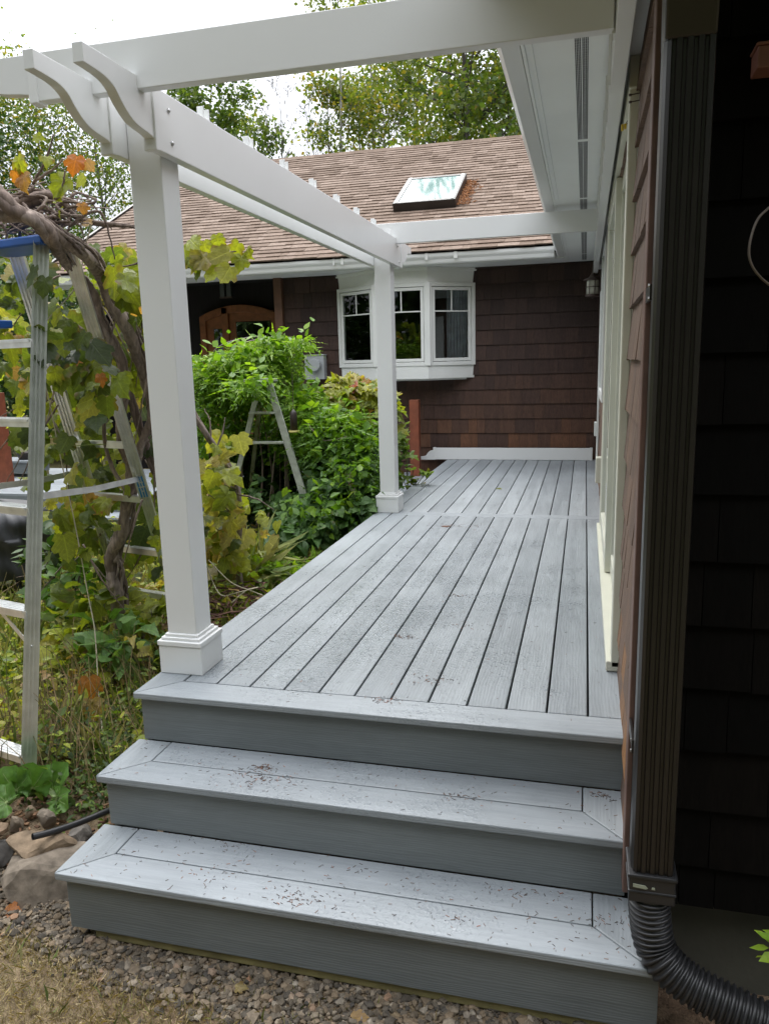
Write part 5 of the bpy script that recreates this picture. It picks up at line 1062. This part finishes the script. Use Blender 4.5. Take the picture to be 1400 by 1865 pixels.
q.add(vs, [(i*nn+j, i*nn+(j+1) % nn, (i+1)*nn+(j+1) % nn, (i+1)*nn+j) for i in range(mm) for j in range(nn)]); o = q.build('cover', COVER, gr, True)
for dx, dy in ((-.3, -.2), (.3, -.2), (-.3, .2), (.3, .2)): q = MB(); q.tube([(gc[0]+dx, 2.6+dy, -.64), (gc[0]+dx, 2.6+dy, -.3)], .02, 8); q.build('leg', DARK, gr)

# ------------------------------------------------------------------ rocks, pipe, gravel, lawn
STONE = m_tone('garden_stone', [(0, (.07, .065, .06)), (.35, (.15, .135, .115)), (.6, (.20, .15, .10)), (.8, (.26, .17, .105)), (1, (.36, .33, .29))], .85, .8, 26, (1, 1, 1), .2, .4)
def icos(n=2):
    import bmesh
    bm = bmesh.new(); bmesh.ops.create_icosphere(bm, subdivisions=n, radius=1); v = np.array([x.co[:] for x in bm.verts]); f = [tuple(q.index for q in p.verts) for p in bm.faces]; bm.free(); return v, f
IC2 = icos(3); IC1 = icos(1)
def rock(c, r, label, tn_, seed, rot=0, grp=None, flat=.0):
    v, f = IC2; rr = np.random.default_rng(seed); d = v.copy()
    for k in range(16):
        n = rr.normal(size=3); n /= np.linalg.norm(n); h = rr.uniform(.38, .78); s = np.maximum(0, d@n-h); d = d-s[:, None]*n*.9
    d = d*(1+.04*np.sin(v[:, :1]*7+seed)*np.cos(v[:, 1:2]*9)+.015*np.sin(v[:, 2:3]*23+seed)); d *= np.array(r); ca, sa = math.cos(rot), math.sin(rot); d = np.stack([d[:, 0]*ca-d[:, 1]*sa, d[:, 0]*sa+d[:, 1]*ca, d[:, 2]], 1)
    q = MB(); q.add(d+np.array(c), f, tn_); return tag(q.build('rock', STONE, None, False, bevel=0), label, 'rock', grp)
def rk(px, py, rx, ry, rz, label, tn_, seed, rot=0, z=-.60): c = P(px, py, Z=z); return rock(c, (rx, ry, rz), label, tn_, seed, rot, 'rocks beside the steps')
rk(128, 1590, .24, .18, .14, 'large flat grey boulder against the bottom step', .45, 3, .5, -.62)
rk(70, 1550, .15, .11, .075, 'angular tan rock in front of the open pipe end', .62, 9, .2, -.545)
rk(90, 1488, .05, .05, .045, 'round pale stone left of the bark chips', .45, 12, 0, -.55); rk(30, 1498, .045, .04, .04, 'round stone at the left of the pale stone', .5, 15, 0, -.57); rk(2, 1510, .04, .04, .035, 'tan round stone at the left edge', .68, 18, 0, -.57)
rk(5, 1560, .06, .09, .07, 'dark grey stone at the left edge below the tan round stone', .05, 21, 0, -.60); rk(60, 1478, .03, .03, .03, 'small brown stone behind the tan rock', .6, 25, 0, -.58); rk(150, 1520, .09, .08, .06, 'mossy stone between the pipe and the steps', .25, 27, 0, -.60); rk(35, 1600, .08, .06, .05, 'grey stone left of the large boulder', .2, 29, 0, -.64)
# pipe
pp = crom([P(60, 1524, Z=-.455), P(95, 1515, Z=-.47), P(140, 1500, Z=-.49), P(185, 1482, Z=-.51), P(215, 1470, Z=-.54)], 8)
q = MB(); n = 14; q.tube(pp, .0125, n, .5, False); d_ = pp[0]-pp[3]; d_ /= np.linalg.norm(d_); q.tube([pp[0]+d_*.001, pp[0]-d_*.08], .0095, n, .5, False)
po_ = q.build('black_pipe', BLKPL, None, True); tag(po_, 'thin black pipe with an open end lying over the tan rock', 'pipe')
q = MB(); q.tube([pp[0]-d_*.01, pp[0]-d_*.012], .0094, n); q.build('pipe_bore', DARK, po_)
# gravel
def pebbles(name, pts, sizes, tones, m):
    v, f = IC1; V = []; k = len(pts); q = (v[None]*(1+.18*RNG.normal(size=(k, len(v), 1))))*np.asarray(sizes)[:, None, None]*RNG.uniform(.55, 1.35, (k, 1, 3))*np.array((1, 1, .75))
    an = RNG.random(k)*6.28; ca, sa = np.cos(an)[:, None], np.sin(an)[:, None]; q = np.stack([q[:, :, 0]*ca-q[:, :, 1]*sa, q[:, :, 0]*sa+q[:, :, 1]*ca, q[:, :, 2]], 2)+np.asarray(pts)[:, None]
    me = bpy.data.meshes.new(name); fa = np.array(f); lp_ = (fa[None]+(np.arange(k)*len(v))[:, None, None]).ravel().astype(np.int32)
    me.vertices.add(k*len(v)); me.vertices.foreach_set('co', q.astype(np.float32).ravel()); me.loops.add(len(lp_)); me.loops.foreach_set('vertex_index', lp_); npoly = k*len(f)
    me.polygons.add(npoly); me.polygons.foreach_set('loop_start', (np.arange(npoly)*3).astype(np.int32)); me.polygons.foreach_set('loop_total', np.full(npoly, 3, np.int32)); me.update(calc_edges=True)
    return fin(me, name, m, None, np.repeat(np.clip(tones, 0, 1), len(f)).astype(np.float32), [], False)
ps = []; sz = []
while len(ps) < 8000:
    x = random.uniform(-2.9, .6); y = random.uniform(-1.35, -.40)
    yl = float(np.interp(x, [-2.2, -2.04, -1.54, -1.15, -.8], [-.58, -.655, -.755, -.80, -.90]))-.012*math.sin(x*11)
    if y < yl-random.expovariate(34): continue
    if x > -1.80 and y > -.60: continue
    if x < -1.8 and y > -.36 : continue
    if x < -2.05-.0*y and random.random() < .55*min(1, (-2.05-x)/.5+.3): continue
    s = random.choice((.004, .0055, .007, .0085, .010, .0145))*random.uniform(.8, 1.25)
    if x < -1.85 and y > -.62: s *= .9
    ps.append((x, y, gnd(x, y)+s*.15+random.random()*.008)); sz.append(s)
GRAV = m_tone('gravel_stone', [(0, (.045, .041, .036)), (.4, (.115, .095, .070)), (.65, (.18, .135, .088)), (.85, (.24, .21, .165)), (1, (.26, .14, .075))], .8, .6, 60, (1, 1, 1), .25, .3)
tag(pebbles('gravel', ps, sz, RNG.beta(2, 2.4, len(ps)), GRAV), kind='stuff')
# scattered pebbles on the soil
ps = [(random.uniform(-3.2, .3), random.uniform(-2.0, -.85)) for _ in range(260)]; tag(pebbles('scattered_pebbles', [(x, y, gnd(x, y)+.002) for x, y in ps], RNG.uniform(.004, .011, len(ps)), RNG.random(len(ps)), GRAV), kind='stuff')
# bark chips
ps = []; 
while len(ps) < 700:
    x, y = random.uniform(-2.7, -1.84), random.uniform(-.42, .35)
    ps.append((x, y, gnd(x, y)+random.random()*.03))
CHIP = m_tone('bark_chip', [(0, (.055, .030, .018)), (.5, (.14, .075, .042)), (1, (.30, .18, .10))], .85, .5, 60)
q = MB()
for (x, y, z) in ps:
    an = random.uniform(0, 3.2); l_ = random.uniform(.010, .035); d_ = np.array((math.cos(an), math.sin(an), random.uniform(-.3, .3))); q.bar(np.array((x, y, z+.006))-d_*l_*.5, np.array((x, y, z+.006))+d_*l_*.5, random.uniform(.006, .014), random.uniform(.004, .008), (random.uniform(-.5, .5), random.uniform(-.5, .5), 1), random.random())
tag(q.build('bark_chips', CHIP, None), kind='stuff')
# lawn
k = 38000; ps = []
while len(ps) < k:
    x, y = (random.uniform(-2.9, -.7), random.uniform(-1.25, -.66)) if random.random() < .7 else (random.uniform(-4.2, .8), random.uniform(-2.4, -.66)); den = .5+.5*math.sin(x*2.3+1)*math.cos(y*3.1)
    yl = float(np.interp(x, [-2.2, -2.04, -1.54, -1.15, -.8], [-.58, -.655, -.755, -.80, -.90]))-.012*math.sin(x*11)
    if y > yl and random.random() < (.9 if x > -2.1 else .5): continue
    if random.random() < .25+.75*den: ps.append((x, y, gnd(x, y)+.002))
ps = np.array(ps); tn_ = .68+.22*np.sin(ps[:, 0]*3.3+ps[:, 1]*2)*np.cos(ps[:, 1]*5)+RNG.normal(size=k)*.18
lean_ = rdir(k, 1.0, 1.0); lean_[:, 2] = np.abs(lean_[:, 2])*.6+.05
o = inst('lawn_grass', BLADE, ps, rdir(k, .1, 1), lean_, RNG.uniform(.015, .042, k), tn_, L_STRAW, None, width=np.full(k, .045)); tag(o, kind='stuff')
k = 420; cs = [(-2.05, -.74), (-1.85, -.76), (-1.7, -.84), (-1.40, -.85), (-.95, -.88), (-2.25, -.72)]; ps = np.array([(lambda c: (c[0]+random.gauss(0, .07), c[1]+random.gauss(0, .05)))(random.choice(cs)) for _ in range(k)]); ps = np.c_[ps, [gnd(a, b) for a, b in ps]]
tag(inst('green_grass_tufts', BLADE, ps, rdir(k, .1, 1), rdir(k, 1.4, .5), RNG.uniform(.025, .065, k), RNG.uniform(.05, .6, k), L_STRAW, None, width=np.full(k, .06)), kind='stuff')
# fallen leaves on the gravel
for i, (px, py, s, tnn, lab) in enumerate(((12, 1660, .05, .98, 'faded red leaf on the gravel at the left edge'), (150, 1735-60, .03, .8, 'small tan leaf on the gravel near the steps'), (430, 1800, .035, .86, 'dry orange leaf on the gravel below the bottom riser'), (642, 1855, .045, .9, 'orange brown chip of wood on the gravel at the bottom edge'))):
    o = inst('fallen_leaf', GRAPE, P(px, py, Z=gnd(-1.5, -.9)+.02)[None], np.array([[.1, -.5, 1.]]), np.array([[1., .3, 0]]), [s], [tnn], L_GRAPE, None); tag(o, lab, 'leaf')
# plant at the lower right edge
rp_c = P(1392, 1715, Y=-.85); rpt = thing('small_shrub', (rp_c[0]+.1, -.85, -.66), 'bright green shrub tips at the lower right edge', 'shrub')
k = 70; a_, b_ = blob(rp_c+np.array((.085, 0, .0)), (.085, .07, .10), k, .3); inst('foliage', OVAL, a_, rdir(k, .8, .4), b_+rdir(k, 0, .4), RNG.uniform(.025, .05, k), RNG.uniform(.5, 1, k), L_WIST, rpt)
q = MB(); q.tube([(rp_c[0]+.1, -.85, -.68), rp_c+np.array((.09, 0, 0))], .004, 5); q.build('stems', STEM, rpt)

# ------------------------------------------------------------------ needles and crumbs on the deck
q = MB()
def needle(x, y, z, tn_, s=1.):
    an = random.uniform(0, 6.28); l_ = random.uniform(.003, .014)*s; d_ = np.array((math.cos(an), math.sin(an), 0)); c = np.array((x, y, z+.0013)); q.bar(c-d_*l_*.5, c+d_*l_*.5, .0010*s, .0009*s, (0, 0, 1), tn_)
for (z, x0, x1, y0, y1, n) in ((-H, -1.78, -.02, -.39, -.13, 150), (-2*H, -1.78, .03, -.65, -.38, 280), (0, -1.5, -.02, -.13, 1.2, 150), (0, -1.6, -.02, 1.2, 4.5, 110)):
    for _ in range(n): needle(random.uniform(x0, x1), random.uniform(y0, y1), z, random.random())
for (px, py, z, n, s) in ((470, 1415, -H, 90, .035), (480, 1398, -H, 60, .015), (835, 1450, -H, 24, .02), (1098, 1450, -H, 30, .016), (420, 1532, -2*H, 34, .04), (545, 1635, -2*H, 60, .035), (400, 1590, -2*H, 24, .04), (930, 1625, -2*H, 26, .03), (1110, 1680, -2*H, 30, .03), (830, 1675, -2*H, 18, .02), (735, 1160, 0, 46, .025), (828, 1084, 0, 16, .02), (700, 1275, 0, 40, .02), (790, 1240, 0, 40, .03), (850, 1140, 0, 30, .05), (830, 958, 0, 60, .06), (880, 960, 0, 30, .06), (840, 1085, 0, 12, .02)):
    c = P(px, py, Z=z)
    for _ in range(n):
        x, y = c[0]+random.gauss(0, s*1.6), c[1]+random.gauss(0, s*.7)
        if z < -.3 and not -.65 < y < -.38: continue
        if -.3 < z < -.1 and not -.39 < y < -.125: continue
        needle(x, y, z, random.random(), 1.15)
tag(q.build('fallen_needles', m_tone('needle_litter', [(0, (.03, .018, .015)), (.5, (.10, .06, .042)), (.85, (.22, .12, .07)), (1, (.38, .12, .05))], .8, 0, 30), None), kind='stuff')
o = inst('fallen_leaf', OVAL, P(802, 958, Z=.004)[None], np.array([[0, 0, 1.]]), np.array([[1., .15, 0]]), [.085], [1.], m_leaf('brown_leaf', [(0, (.10, .04, .03)), (1, (.16, .07, .04))], .2), None); tag(o, 'curled brown leaf lying on the deck near the breaker board', 'leaf')
o = inst('fallen_leaf', MAPLE, P(906, 890, Z=.006)[None], np.array([[0, 0, 1.]]), np.array([[.5, 1, 0]]), [.05], [.7], L_HYD, None); tag(o, 'tiny green leaf on the far end of the deck', 'leaf')
# orange needles drifted beside the skylight
q = MB(); L_ = math.sqrt(1+RS*RS)
for _ in range(520):
    f = random.random(); x = -1.80+abs(random.gauss(0, .10)); s = 1.55+1.05*random.random()
    if x > -1.80+.10+.12*math.sin(s*5)**2+.05: continue
    c = rp_(x, s, .018+.012*random.random()); an = random.uniform(0, 3.14); d_ = np.array((math.cos(an), math.sin(an)/L_, math.sin(an)*RS/L_))*random.uniform(.02, .045); q.bar(c-d_*.5, c+d_*.5, .008, .006, (0, 0, 1), random.random())
for _ in range(60): c = rp_(-4.05+random.gauss(0, .10), 2.35+random.gauss(0, .04), .02); q.bar(c-np.array((.02, 0, 0)), c+np.array((.02, 0, 0)), .008, .006, (0, 0, 1), random.random())
tag(q.build('roof_needles', m_tone('orange_needles', [(0, (.18, .075, .03)), (1, (.36, .17, .07))], .85, 0, 30), None), kind='stuff')
